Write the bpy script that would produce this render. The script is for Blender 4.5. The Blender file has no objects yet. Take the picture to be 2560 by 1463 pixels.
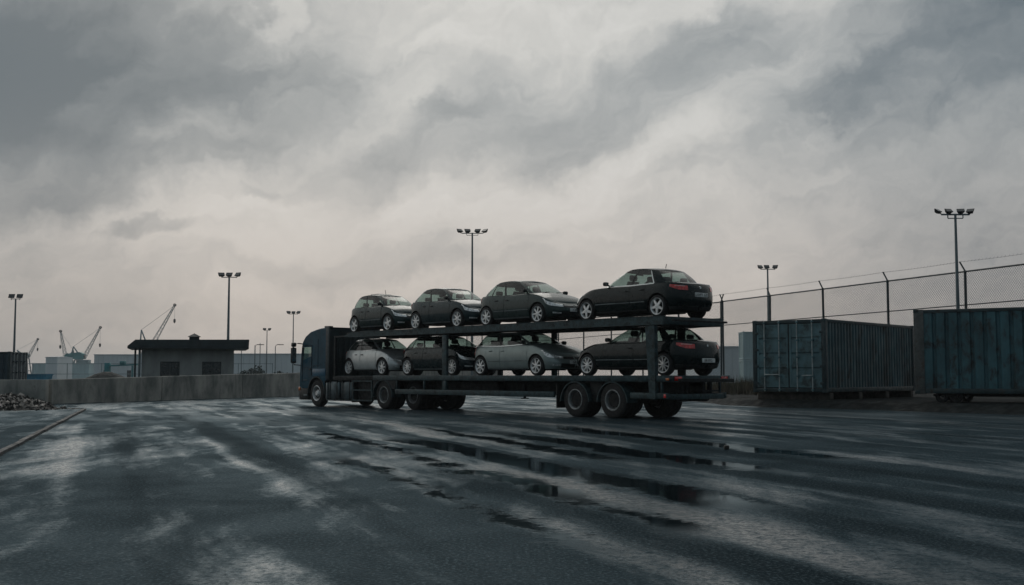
import bpy, bmesh, math, random
from mathutils import Vector, Matrix, noise
R = math.radians
PI = math.pi
random.seed(7)
scene = bpy.context.scene
col = scene.collection

# ------------------------------------------------------------------ camera
CAM_H = 1.21
cam_data = bpy.data.cameras.new('camera')
cam = bpy.data.objects.new('camera', cam_data)
col.objects.link(cam)
cam_data.sensor_width = 36.0
cam_data.lens = 40.0
cam_data.clip_start = 0.1
cam_data.clip_end = 6000
cam.location = (0, 0, CAM_H)
cam.rotation_euler = (R(90 + 4.152), 0, 0)
scene.camera = cam
scene.render.resolution_x = 1024
scene.render.resolution_y = 585
scene.cycles.use_denoising = True
scene.cycles.max_bounces = 8
scene.cycles.transparent_max_bounces = 24
scene.cycles.volume_bounces = 0
scene.cycles.caustics_reflective = False
scene.cycles.caustics_refractive = False
scene.view_settings.view_transform = 'Standard'
scene.view_settings.look = 'None'
scene.view_settings.exposure = 0.0
scene.view_settings.gamma = 1.0

SUN_AZ, SUN_EL = -16.0, 32.0          # degrees from +Y towards +X, elevation


# ------------------------------------------------------------------ node helper
class NT:
    def __init__(self, tree):
        self.t = tree

    def new(self, kind, **props):
        n = self.t.nodes.new(kind)
        for k, v in props.items():
            setattr(n, k, v)
        return n

    def put(self, sock, val):
        if isinstance(val, bpy.types.NodeSocket):
            self.t.links.new(val, sock)
        elif val is not None:
            if hasattr(sock.default_value, '__len__') and not hasattr(val, '__len__'):
                val = [val] * len(sock.default_value)
            if hasattr(val, '__len__') and len(val) == 3 and len(sock.default_value) == 4:
                val = (*val, 1)
            sock.default_value = val

    def m(self, op, a, b=None, c=None, clamp=False):
        n = self.new('ShaderNodeMath', operation=op, use_clamp=clamp)
        for i, v in enumerate((a, b, c)):
            if v is not None:
                self.put(n.inputs[i], v)
        return n.outputs[0]

    def v(self, op, a, b=None):
        n = self.new('ShaderNodeVectorMath', operation=op)
        self.put(n.inputs[0], a)
        if b is not None:
            self.put(n.inputs[1], b)
        return n.outputs['Value'] if op in ('DOT_PRODUCT', 'LENGTH') else n.outputs[0]

    def sep(self, v):
        n = self.new('ShaderNodeSeparateXYZ')
        self.put(n.inputs[0], v)
        return n.outputs

    def comb(self, x, y, z):
        n = self.new('ShaderNodeCombineXYZ')
        for i, v in enumerate((x, y, z)):
            self.put(n.inputs[i], v)
        return n.outputs[0]

    def noise(self, vec, scale, detail=4, rough=0.55, dist=0.0, color=False):
        n = self.new('ShaderNodeTexNoise')
        self.put(n.inputs['Vector'], vec)
        n.inputs['Scale'].default_value = scale
        n.inputs['Detail'].default_value = detail
        n.inputs['Roughness'].default_value = rough
        n.inputs['Distortion'].default_value = dist
        return n.outputs[1] if color else n.outputs[0]

    def ss(self, x, lo, hi, a=0.0, b=1.0):
        n = self.new('ShaderNodeMapRange', interpolation_type='SMOOTHSTEP')
        self.put(n.inputs[0], x)
        for i, q in enumerate((lo, hi, a, b)):
            self.put(n.inputs[i + 1], q)
        return n.outputs[0]

    def mix(self, f, a, b):
        n = self.new('ShaderNodeMix', data_type='RGBA')
        self.put(n.inputs[0], f)
        self.put(n.inputs[6], a)
        self.put(n.inputs[7], b)
        return n.outputs[2]

    def ramp(self, f, stops):
        n = self.new('ShaderNodeValToRGB')
        self.put(n.inputs[0], f)
        cr = n.color_ramp
        while len(cr.elements) < len(stops):
            cr.elements.new(0.5)
        for e, (p, c) in zip(cr.elements, stops):
            e.position = p
            e.color = (*c, 1)
        return n.outputs[0]


# ------------------------------------------------------------------ world: overcast sky
world = bpy.data.worlds.new('World')
scene.world = world
world.use_nodes = True
wt = world.node_tree
wt.nodes.clear()
w = NT(wt)
wout = w.new('ShaderNodeOutputWorld')
bg = w.new('ShaderNodeBackground')
wt.links.new(bg.outputs[0], wout.inputs[0])
bg.inputs['Strength'].default_value = 0.1
sky = w.new('ShaderNodeTexSky', sky_type='NISHITA')
sky.sun_disc = False
sky.sun_elevation = R(SUN_EL)
sky.sun_rotation = R(SUN_AZ)
sky.dust_density = 3.0
tc = w.new('ShaderNodeTexCoord')
dirv = tc.outputs['Generated']
dx, dy, dz = w.sep(dirv)
DEG = 180 / PI
# cloud layer: soft wind-blown texture on the direction, warped so that edges curl
warp = w.v('SUBTRACT', w.noise(dirv, 6.0, 5, 0.6, color=True), (0.5, 0.5, 0.5))
warp2 = w.v('SUBTRACT', w.noise(dirv, 22.0, 5, 0.62, color=True), (0.5, 0.5, 0.5))
wd = w.v('ADD', dirv, w.v('ADD', w.v('MULTIPLY', warp, (.15, .15, .12)), w.v('MULTIPLY', warp2, (.055, .055, .045))))
wx, wy, wz = w.sep(wd)
az = w.m('MULTIPLY', w.m('ARCTAN2', wx, wy), DEG)
el = w.m('MULTIPLY', w.m('ARCSINE', w.m('MINIMUM', w.m('MAXIMUM', wz, -1.0), 1.0)), DEG)
# drifting bands of stratus: azimuth, elevation, half length, half height, tilt, change of brightness
CLOUDS = [
    (-33.0, 14.5, 9.0, 5.5, 0, -0.30), (31.0, 19.5, 7.0, 5.5, 20, -0.26),
    (-27.0, 15.6, 11.5, 5.6, 4, -0.54), (-29.5, 13.6, 8.0, 2.8, -2, -0.17), (-18.0, 16.0, 7.5, 3.6, 12, -0.17), (-13.5, 12.8, 7.2, 2.3, 17, -0.23),
    (-11.0, 16.6, 5.0, 3.0, 30, -0.12),
    (-25.0, 9.2, 8.5, 2.2, 6, -0.30), (-19.5, 8.6, 4.0, 1.0, 10, -0.09), (-17.0, 7.05, 2.3, 0.55, 6, -0.23), (-12.2, 9.2, .9, .35, 5, -0.10),
    (-4.0, 11.9, 6.6, 1.7, 25, -0.23), (-2.5, 14.5, 2.6, 1.1, 38, -0.12), (6.5, 14.0, 8.2, 2.2, 27, -0.26), (9.6, 16.6, 2.6, 1.3, 42, -0.11),
    (21.5, 16.4, 10.0, 3.6, 20, -0.25), (27.5, 18.5, 6.5, 4.0, 25, -0.17), (15.0, 12.6, 6.4, 1.2, 27, -0.13), (17.5, 11.0, 3.8, .85, 12, -0.10),
    (-7.5, 6.0, 5.6, 0.9, 5, -0.10), (-3.0, 5.6, 3.0, 0.5, 3, -0.07), (27.5, 7.5, 12.5, 8.5, 0, -0.35),
    (-29.0, 3.0, 12.0, 5.5, 0, -0.24), (-18.0, 11.6, 9.0, 3.4, 8, -0.12),
    (1.5, 17.0, 9.0, 3.4, 10, 0.02), (-11.4, 18.0, .7, 1.4, -10, 0.16), (-6.0, 8.4, 11.0, 2.2, 5, 0.10), (4.5, 9.6, 5.0, 1.5, 20, 0.07),
]
val = None
for ca, ce, ra, rb, tilt, amp in CLOUDS:
    c, s = math.cos(R(tilt)), math.sin(R(tilt))
    a0 = w.m('SUBTRACT', az, ca)
    e0 = w.m('SUBTRACT', el, ce)
    p = w.m('MULTIPLY_ADD', a0, c / ra, w.m('MULTIPLY', e0, s / ra))
    q = w.m('MULTIPLY_ADD', a0, -s / rb, w.m('MULTIPLY', e0, c / rb))
    r2 = w.m('MULTIPLY_ADD', p, p, w.m('MULTIPLY', q, q))
    g = w.ss(r2, 0.05, 1.9, amp, 0.0)
    val = g if val is None else w.m('ADD', val, g)
plane = w.v('DIVIDE', wd, w.comb(*[w.m('MAXIMUM', w.m('ADD', wz, 0.16), 0.05)] * 3))
rot = w.new('ShaderNodeMapping')
w.put(rot.inputs[0], plane)
rot.inputs['Rotation'].default_value = (0, 0, R(25))
rot.inputs['Scale'].default_value = (0.8, 1.7, 1)
f1 = w.noise(rot.outputs[0], 1.3, 7, 0.58, 0.3)
ca_, sa_ = math.cos(R(24)), math.sin(R(24))
f2 = w.noise(w.comb(w.m('MULTIPLY_ADD', az, ca_, w.m('MULTIPLY', el, sa_)), w.m('MULTIPLY', w.m('MULTIPLY_ADD', az, -sa_, w.m('MULTIPLY', el, ca_)), 2.6), 0.0), 0.26, 8, 0.64, 0.35)
base = w.m('MULTIPLY_ADD', w.m('SUBTRACT', f1, 0.5), 0.38, 0.780)
base = w.m('MULTIPLY_ADD', w.m('SUBTRACT', f2, 0.5), 0.36, base)
val = w.m('ADD', base, val)
# the cloud deck is brightest towards the hidden sun and greyer on the side away from it
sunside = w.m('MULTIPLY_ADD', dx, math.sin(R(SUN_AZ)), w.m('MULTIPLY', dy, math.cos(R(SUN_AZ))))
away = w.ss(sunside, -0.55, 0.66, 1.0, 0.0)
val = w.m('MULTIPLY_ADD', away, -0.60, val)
cloud = w.ramp(val, [(0.0, (.09, .122, .145)), (.30, (.195, .222, .238)), (.58, (.37, .385, .385)), (.80, (.535, .535, .515)), (1.0, (.67, .665, .64))])
# hazy air near the horizon
rawel = w.m('MULTIPLY', w.m('ARCSINE', w.m('MINIMUM', dz, 1.0)), DEG)
hz = w.ss(rawel, 0.5, 15.0, 0.92, 0.0)
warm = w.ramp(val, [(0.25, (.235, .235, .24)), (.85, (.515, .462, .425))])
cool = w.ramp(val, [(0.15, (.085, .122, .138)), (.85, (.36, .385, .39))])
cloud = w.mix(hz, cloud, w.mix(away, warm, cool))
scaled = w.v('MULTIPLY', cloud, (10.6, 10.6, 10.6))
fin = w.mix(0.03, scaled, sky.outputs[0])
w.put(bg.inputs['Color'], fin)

sun_data = bpy.data.lights.new('sun', 'SUN')
sun = bpy.data.objects.new('sun', sun_data)
col.objects.link(sun)
sun_data.energy = 0.5
sun_data.angle = R(40)
sun_data.color = (1.0, 0.95, 0.88)
sd = Vector((math.sin(R(SUN_AZ)) * math.cos(R(SUN_EL)), math.cos(R(SUN_AZ)) * math.cos(R(SUN_EL)), math.sin(R(SUN_EL))))
sun.rotation_euler = (-sd).to_track_quat('-Z', 'Y').to_euler()


# ------------------------------------------------------------------ materials
MATS = {}


def M(name, c, rough=0.5, metal=0.0, var=0.25, scale=3.0, bump=0.0, bscale=40.0, coat=0.0, dirt=None, dirt_amt=0.45, dscale=1.2, spec=0.5, stretch=(1, 1, 1)):
    if name in MATS:
        return MATS[name]
    m = bpy.data.materials.new(name)
    m.use_nodes = True
    t = NT(m.node_tree)
    b = m.node_tree.nodes['Principled BSDF']
    tcn = t.new('ShaderNodeTexCoord')
    mp = t.new('ShaderNodeMapping')
    t.put(mp.inputs[0], tcn.outputs['Object'])
    mp.inputs['Scale'].default_value = stretch
    vec = mp.outputs[0]
    n1 = t.noise(vec, scale, 5, 0.6)
    lo = tuple(max(0, x * (1 - var)) for x in c)
    hi = tuple(x * (1 + var) for x in c)
    cc = t.mix(t.ss(n1, 0.3, 0.7), lo, hi)
    rr = t.ss(t.noise(vec, scale * 2.3, 4), 0.3, 0.7, max(0.02, rough * 0.8), min(1, rough * 1.25))
    if dirt:
        d = t.ss(t.noise(vec, dscale, 8, 0.68, 0.3), 0.62 - dirt_amt * 0.25, 0.78 - dirt_amt * 0.2)
        cc = t.mix(t.m('MULTIPLY', d, 0.85), cc, dirt)
        rr = t.m('MAXIMUM', rr, t.m('MULTIPLY', d, 0.8))
    t.put(b.inputs['Base Color'], cc)
    t.put(b.inputs['Roughness'], rr)
    b.inputs['Metallic'].default_value = metal
    b.inputs['Specular IOR Level'].default_value = spec
    if coat:
        b.inputs['Coat Weight'].default_value = coat
        b.inputs['Coat Roughness'].default_value = 0.08
    if bump:
        bn = t.new('ShaderNodeBump')
        bn.inputs['Strength'].default_value = bump
        bn.inputs['Distance'].default_value = 0.02
        t.put(bn.inputs['Height'], t.noise(vec, bscale, 5, 0.65))
        t.put(b.inputs['Normal'], bn.outputs[0])
    MATS[name] = m
    return m


def glass_mat(name, tint, refl=1.0):
    m = bpy.data.materials.new(name)
    m.use_nodes = True
    t = NT(m.node_tree)
    m.node_tree.nodes.remove(m.node_tree.nodes['Principled BSDF'])
    out = m.node_tree.nodes['Material Output']
    tr = t.new('ShaderNodeBsdfTransparent')
    gl = t.new('ShaderNodeBsdfGlossy')
    gl.inputs['Roughness'].default_value = 0.03
    tcn = t.new('ShaderNodeTexCoord')
    film = t.ss(t.noise(tcn.outputs['Object'], 2.5, 5, 0.6), 0.35, 0.8, 1.0, 0.82)
    t.put(tr.inputs[0], t.v('MULTIPLY', t.comb(film, film, film), tint))
    geo = t.new('ShaderNodeNewGeometry')
    cs = t.m('ABSOLUTE', t.v('DOT_PRODUCT', geo.outputs['Incoming'], geo.outputs['Normal']))
    fz = t.m('MULTIPLY_ADD', t.m('POWER', t.m('SUBTRACT', 1.0, cs, clamp=True), 5.0), 0.92, 0.07)
    mx = t.new('ShaderNodeMixShader')
    t.put(mx.inputs[0], t.m('MULTIPLY', fz, refl, clamp=True))
    t.put(mx.inputs[1], tr.outputs[0])
    t.put(mx.inputs[2], gl.outputs[0])
    t.put(out.inputs[0], mx.outputs[0])
    MATS[name] = m
    return m


def emit_lens(name, c, rough=0.12):
    return M(name, c, rough, 0.0, var=0.35, scale=14, coat=0.6)


GLASS = glass_mat('car_glass', (.48, .59, .565))
DGLASS = glass_mat('dark_glass', (.42, .50, .50))
M('tyre', (.012, .013, .014), 0.75, var=.3, scale=9, bump=.3, bscale=60, dirt=(.035, .036, .036), dirt_amt=.3)
M('rubber', (.010, .011, .012), 0.7)
M('black_plastic', (.011, .013, .014), 0.5, var=.3)
M('under_black', (.006, .007, .008), 0.8)
M('alloy', (.80, .82, .82), 0.38, 0.45, var=.12, scale=12, dirt=(.14, .14, .135), dirt_amt=.35, dscale=9)
M('steel_rim', (.34, .36, .365), 0.55, 0.3, var=.4, scale=8, dirt=(.05, .05, .05), dirt_amt=.5, dscale=7)
M('chrome', (.55, .58, .58), 0.2, 0.9, var=.1)
M('lamp_clear', (.78, .81, .80), 0.12, 0.35, var=.5, scale=16, coat=1.0)
M('lamp_red', (.62, .030, .024), 0.18, var=.4, scale=12, coat=1.0)
M('lamp_amber', (.55, .14, .02), 0.25, var=.2, scale=12, coat=.6)
M('lamp_pink', (.55, .30, .28), 0.2, var=.3, scale=14, coat=1.0)
M('plate_white', (.68, .71, .70), 0.45, var=.2, scale=8)
M('plate_ink', (.02, .024, .026), 0.6)
M('cloth_dark', (.03, .037, .038), 0.9, var=.25, scale=6)
M('cab_paint', (.006, .066, .105), 0.42, 0.0, spec=.1, var=.22, scale=2.2, coat=.12, dirt=(.010, .028, .036), dirt_amt=.3, dscale=1.6)
M('cab_blue', (.006, .10, .18), 0.4, var=.2, coat=.2)
M('cab_trim', (.010, .026, .032), 0.5, var=.3)
M('tank_alloy', (.055, .088, .102), 0.42, 0.5, var=.3, scale=4, dirt=(.015, .02, .022), dirt_amt=.5)
M('trailer_steel', (.027, .060, .069), 0.55, 0.2, var=.5, scale=7, bump=.12, bscale=50, dirt=(.010, .016, .018), dirt_amt=.6, dscale=3.5)
M('trailer_dark', (.010, .014, .016), 0.7, 0.2, var=.4, scale=4)
M('galv', (.16, .19, .20), 0.45, 0.6, var=.3, scale=4)
M('mast_steel', (.15, .19, .205), 0.5, 0.5, var=.2, scale=2, stretch=(1, 1, .2))
M('flood_body', (.012, .016, .02), 0.5)
M('flood_lens', (.05, .06, .065), 0.15, var=.2)
M('fence_steel', (.045, .06, .066), 0.5, 0.4, var=.3, scale=3)
M('fence_wire', (.075, .095, .10), 0.5, 0.4, var=.2)
M('fence_wire_light', (.19, .215, .22), 0.45, 0.5, var=.2)
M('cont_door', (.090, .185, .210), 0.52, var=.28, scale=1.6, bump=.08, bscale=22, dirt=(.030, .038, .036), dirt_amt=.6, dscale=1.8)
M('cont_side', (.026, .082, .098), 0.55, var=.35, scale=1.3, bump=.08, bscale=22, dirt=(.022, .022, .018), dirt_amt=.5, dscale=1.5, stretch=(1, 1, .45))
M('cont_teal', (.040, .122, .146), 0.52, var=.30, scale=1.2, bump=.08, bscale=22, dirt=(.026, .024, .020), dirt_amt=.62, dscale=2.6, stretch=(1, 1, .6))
M('cont_frame', (.016, .040, .047), 0.55, var=.4, scale=3, dirt=(.03, .024, .018), dirt_amt=.4, dscale=3)
M('cont_worn', (.085, .096, .094), 0.6, var=.4, scale=2.5, dirt=(.06, .03, .018), dirt_amt=.55, dscale=2.4)
M('cont_navy', (.016, .040, .056), 0.55, var=.3, scale=2)
M('rod', (.42, .47, .47), 0.4, 0.5, var=.25, scale=6)
M('roof_sheet', (.012, .026, .031), 0.55, var=.3, scale=2)
M('render_wall', (.30, .315, .305), 0.9, var=.22, scale=1.2, bump=.15, bscale=30, dirt=(.20, .21, .205), dirt_amt=.4, dscale=.9, stretch=(1, 1, .5))
M('window_dark', (.014, .026, .031), 0.25, var=.2, coat=.5)
M('frame_dark', (.018, .030, .035), 0.5)
M('wh_wall_hazed', (.74, .80, .82), 0.8, var=.12, scale=.05)  # pale base colour paints distance haze onto the far sheds
M('wh_teal_hazed', (.50, .66, .68), 0.8, var=.15, scale=.08)  # distance haze lightened into the colour of far containers and sheds
M('crane_green_hazed', (.09, .27, .285), 0.6, var=.25, scale=.3)  # base tone raised to stand in for haze on far things
M('crane_lattice_hazed', (.27, .34, .36), 0.6, var=.2, scale=.4)  # lightened so distant steelwork carries painted haze
M('blue_sheet', (.02, .20, .32), 0.6, var=.2, scale=.5)
M('teal_sheet', (.03, .22, .25), 0.6, var=.2, scale=.5)
M('earth_dark', (.03, .034, .032), 0.9, var=.4, scale=.8, bump=.5, bscale=6)
M('rubble_pale', (.46, .42, .385), 0.9, var=.5, scale=2.5, bump=.3, bscale=20)
M('rubble_dark', (.035, .034, .032), 0.9, var=.5, scale=3, bump=.4, bscale=20)
M('grass_dry', (.075, .066, .044), 0.9, var=.5, scale=1.2)
M('leaf_far', (.03, .05, .045), 0.9, var=.5, scale=1.5)
M('paving', (.014, .031, .039), 0.75, spec=.05, var=.3, scale=.8, bump=.25, bscale=60, dirt=(.010, .020, .025), dirt_amt=.5, dscale=.5)
M('kerb_stone', (.022, .031, .035), 0.7, var=.4, scale=2, bump=.3, bscale=30, dirt=(.03, .03, .03), dirt_amt=.5)
M('verge', (.011, .015, .016), 0.85, spec=.08, var=.5, scale=1.6, bump=.8, bscale=14, dirt=(.026, .031, .033), dirt_amt=.3, dscale=.7)
M('wood', (.05, .045, .038), 0.85, var=.4, scale=4)


def paint(name, c, rough=0.3, metal=0.25):
    return M(name, c, rough, metal, var=.10, scale=2.5, coat=.48, spec=.08, dirt=tuple(x * .7 + .004 for x in c), dirt_amt=.15, dscale=1.5)


def concrete_mat():
    m = bpy.data.materials.new('concrete')
    m.use_nodes = True
    t = NT(m.node_tree)
    b = m.node_tree.nodes['Principled BSDF']
    g = t.new('ShaderNodeNewGeometry')
    px, py, pz = t.sep(g.outputs['Position'])
    vec = t.comb(px, py, t.m('MULTIPLY', pz, 0.55))
    n1 = t.noise(vec, 0.9, 7, 0.66, 0.3)
    n2 = t.noise(vec, 4.0, 6, 0.7)
    streak = t.noise(t.comb(px, py, t.m('MULTIPLY', pz, 0.06)), 2.6, 5, 0.6)
    c1 = t.mix(t.ss(n1, 0.32, 0.68), (.11, .125, .12), (.36, .355, .325))
    c1 = t.mix(t.m('MULTIPLY', t.ss(streak, 0.52, 0.72), t.ss(pz, 0.1, 1.2, 0.05, 0.5)), c1, (.05, .058, .056))
    c1 = t.mix(t.ss(n2, 0.56, 0.75, 0, 0.5), c1, (.08, .088, .084))
    t.put(b.inputs['Base Color'], c1)
    b.inputs['Roughness'].default_value = 0.85
    bn = t.new('ShaderNodeBump')
    bn.inputs['Strength'].default_value = 0.5
    bn.inputs['Distance'].default_value = 0.03
    t.put(bn.inputs['Height'], t.noise(vec, 12, 6, 0.7))
    t.put(b.inputs['Normal'], bn.outputs[0])
    MATS['concrete'] = m


concrete_mat()


def asphalt_mat():
    m = bpy.data.materials.new('wet_asphalt')
    m.use_nodes = True
    t = NT(m.node_tree)
    b = m.node_tree.nodes['Principled BSDF']
    g = t.new('ShaderNodeNewGeometry')
    px, py, pz = t.sep(g.outputs['Position'])
    pos = g.outputs['Position']
    # coordinates across and along the direction the lorries turn in
    ac = t.m('MULTIPLY_ADD', px, 0.942, t.m('MULTIPLY', py, 0.335))
    al = t.m('MULTIPLY_ADD', px, -0.335, t.m('MULTIPLY', py, 0.942))
    wob = t.m('SUBTRACT', t.noise(pos, 0.16, 4, 0.55), 0.5)
    acw = t.m('MULTIPLY_ADD', wob, 2.2, ac)
    stv = t.comb(acw, t.m('MULTIPLY', al, 0.16), 0.0)
    streak = t.noise(stv, 0.9, 6, 0.62, 0.2)          # long streaks along the ruts
    patch = t.noise(pos, 0.42, 7, 0.62, 0.35)         # damp and drying patches
    run = t.noise(t.comb(t.m('MULTIPLY_ADD', wob, 1.5, px), t.m('MULTIPLY', py, 0.24), 4.0), 1.15, 7, 0.62, 0.3)   # water running down the fall of the yard
    grain = t.noise(pos, 34.0, 4, 0.75)
    pebble = t.noise(pos, 11.0, 5, 0.75)
    # standing water lying in the wheel ruts
    edge = t.m('SUBTRACT', t.noise(pos, 1.3, 4, 0.6), 0.5)
    frag = t.m('SUBTRACT', t.noise(t.comb(t.m('MULTIPLY', px, 0.6), py, 0.0), 12.0, 6, 0.9), 0.5)
    pud = None
    for c0, hw, a0, a1, st in ((3.25, .15, 7.5, 17.5, 1), (4.40, .20, 8.0, 26.0, 1), (5.45, .38, 9.3, 22.0, 1), (6.9, .20, 15.0, 26.0, .8), (7.9, .34, 12.5, 24.0, .8), (10.0, .3, 14.0, 26.0, .7)):
        dist = t.m('ABSOLUTE', t.m('SUBTRACT', t.m('MULTIPLY_ADD', wob, 0.8, ac), c0))
        lim = t.m('MULTIPLY_ADD', edge, 0.9, t.m('MULTIPLY_ADD', t.m('SUBTRACT', streak, 0.5), 1.0, hw))
        lim = t.m('MULTIPLY_ADD', frag, 1.1, lim)
        s = t.ss(t.m('SUBTRACT', lim, dist), -0.03, 0.05, 0.0, 1.0)
        s = t.m('MULTIPLY', s, t.m('MULTIPLY', t.ss(al, a0 - .8, a0 + .8), t.ss(al, a1 - 2.5, a1 + 1, 1, 0)))
        pud = s if pud is None else t.m('MAXIMUM', pud, s)
    # wheel tracks polished darker by the lorries
    trk = t.m('SINE', t.m('MULTIPLY_ADD', wob, 2.2, t.m('MULTIPLY', ac, 2 * PI / 1.75)))
    trk = t.m('MULTIPLY', t.ss(trk, 0.05, 0.85), t.ss(t.noise(t.comb(ac, t.m('MULTIPLY', al, 0.07), 9.0), 0.8, 4, 0.6), 0.36, 0.60, 0.0, 1.0))
    far = t.ss(py, 24, 42)
    # thin films of water: streaks that catch the sky
    long_ = t.noise(t.comb(t.m('MULTIPLY_ADD', wob, 1.2, ac), t.m('MULTIPLY', al, 0.05), 2.0), 1.0, 5, 0.55, 0.15)
    wet = t.m('ADD', t.m('MULTIPLY', long_, 0.52), t.m('ADD', t.m('MULTIPLY', run, 0.34), t.m('MULTIPLY', streak, 0.24)))
    film = t.m('MULTIPLY', t.ss(wet, 0.515, 0.665), t.m('MULTIPLY_ADD', trk, -0.85, 1.0))
    film = t.m('MULTIPLY', film, t.ss(t.m('ADD', t.m('MULTIPLY', pebble, .6), t.m('MULTIPLY', grain, .4)), 0.36, 0.58, 0.15, 1.0))
    film = t.m('MAXIMUM', film, t.m('MULTIPLY', far, t.ss(streak, 0.42, 0.60, 0.05, 0.5)))
    c1 = t.mix(t.ss(patch, 0.3, 0.7), (.008, .017, .022), (.015, .028, .035))
    c1 = t.mix(t.m('MULTIPLY', trk, 0.6), c1, (.006, .011, .014))
    c1 = t.mix(t.ss(grain, 0.48, 0.68, 0, .8), c1, (.085, .118, .134))
    c1 = t.mix(t.ss(pebble, 0.50, 0.70, 0, .8), c1, (.005, .008, .010))
    c1 = t.mix(t.m('MULTIPLY', pud, .9), c1, (.004, .006, .007))
    # how much the water film mirrors, growing towards grazing view
    damp = t.m('MULTIPLY_ADD', t.ss(patch, 0.30, 0.66), 0.048, 0.022)
    damp = t.m('MULTIPLY', damp, t.m('MULTIPLY_ADD', trk, -0.62, 1.0))
    damp = t.m('MULTIPLY', damp, t.m('MULTIPLY_ADD', t.m('SUBTRACT', t.m('ADD', t.m('MULTIPLY', grain, .5), t.m('MULTIPLY', pebble, .5)), 0.5), 4.2, 1.0))
    k = t.m('MULTIPLY_ADD', film, 0.50, damp)
    k = t.m('MULTIPLY_ADD', pud, t.m('SUBTRACT', 0.42, k), k)
    rough = t.m('MULTIPLY_ADD', film, -0.06, 0.26)
    rough = t.m('MULTIPLY_ADD', t.m('SUBTRACT', grain, 0.5), 0.10, rough)
    rough = t.m('MULTIPLY_ADD', pud, t.m('SUBTRACT', 0.06, rough), rough)
    bn = t.new('ShaderNodeBump')
    bn.inputs['Distance'].default_value = 0.010
    t.put(bn.inputs['Strength'], t.m('MULTIPLY_ADD', pud, -0.36, t.m('MULTIPLY_ADD', film, -0.12, 0.38), clamp=True))
    t.put(bn.inputs['Height'], t.m('MULTIPLY_ADD', grain, 0.5, t.m('MULTIPLY', t.noise(pos, 14.0, 5, 0.7), 0.8)))
    cs = t.m('ABSOLUTE', t.v('DOT_PRODUCT', g.outputs['Incoming'], g.outputs['Normal']))
    fr = t.m('POWER', t.m('SUBTRACT', 1.0, cs, clamp=True), 5.0)
    fac = t.m('MULTIPLY_ADD', fr, t.m('MULTIPLY', k, 1.35), 0.015, clamp=True)
    m.node_tree.nodes.remove(b)
    df = t.new('ShaderNodeBsdfDiffuse')
    gl = t.new('ShaderNodeBsdfAnisotropic', distribution='MULTI_GGX')
    mx = t.new('ShaderNodeMixShader')
    t.put(df.inputs['Color'], c1)
    t.put(df.inputs['Normal'], bn.outputs[0])
    t.put(gl.inputs['Color'], t.mix(t.m('MULTIPLY', film, t.m('SUBTRACT', 1.0, pud)), (.58, .74, .83), (.92, .93, .93)))
    t.put(gl.inputs['Roughness'], rough)
    t.put(gl.inputs['Normal'], bn.outputs[0])
    t.put(mx.inputs[0], fac)
    t.put(mx.inputs[1], df.outputs[0])
    t.put(mx.inputs[2], gl.outputs[0])
    t.put(m.node_tree.nodes['Material Output'].inputs[0], mx.outputs[0])
    MATS['wet_asphalt'] = m


asphalt_mat()


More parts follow.
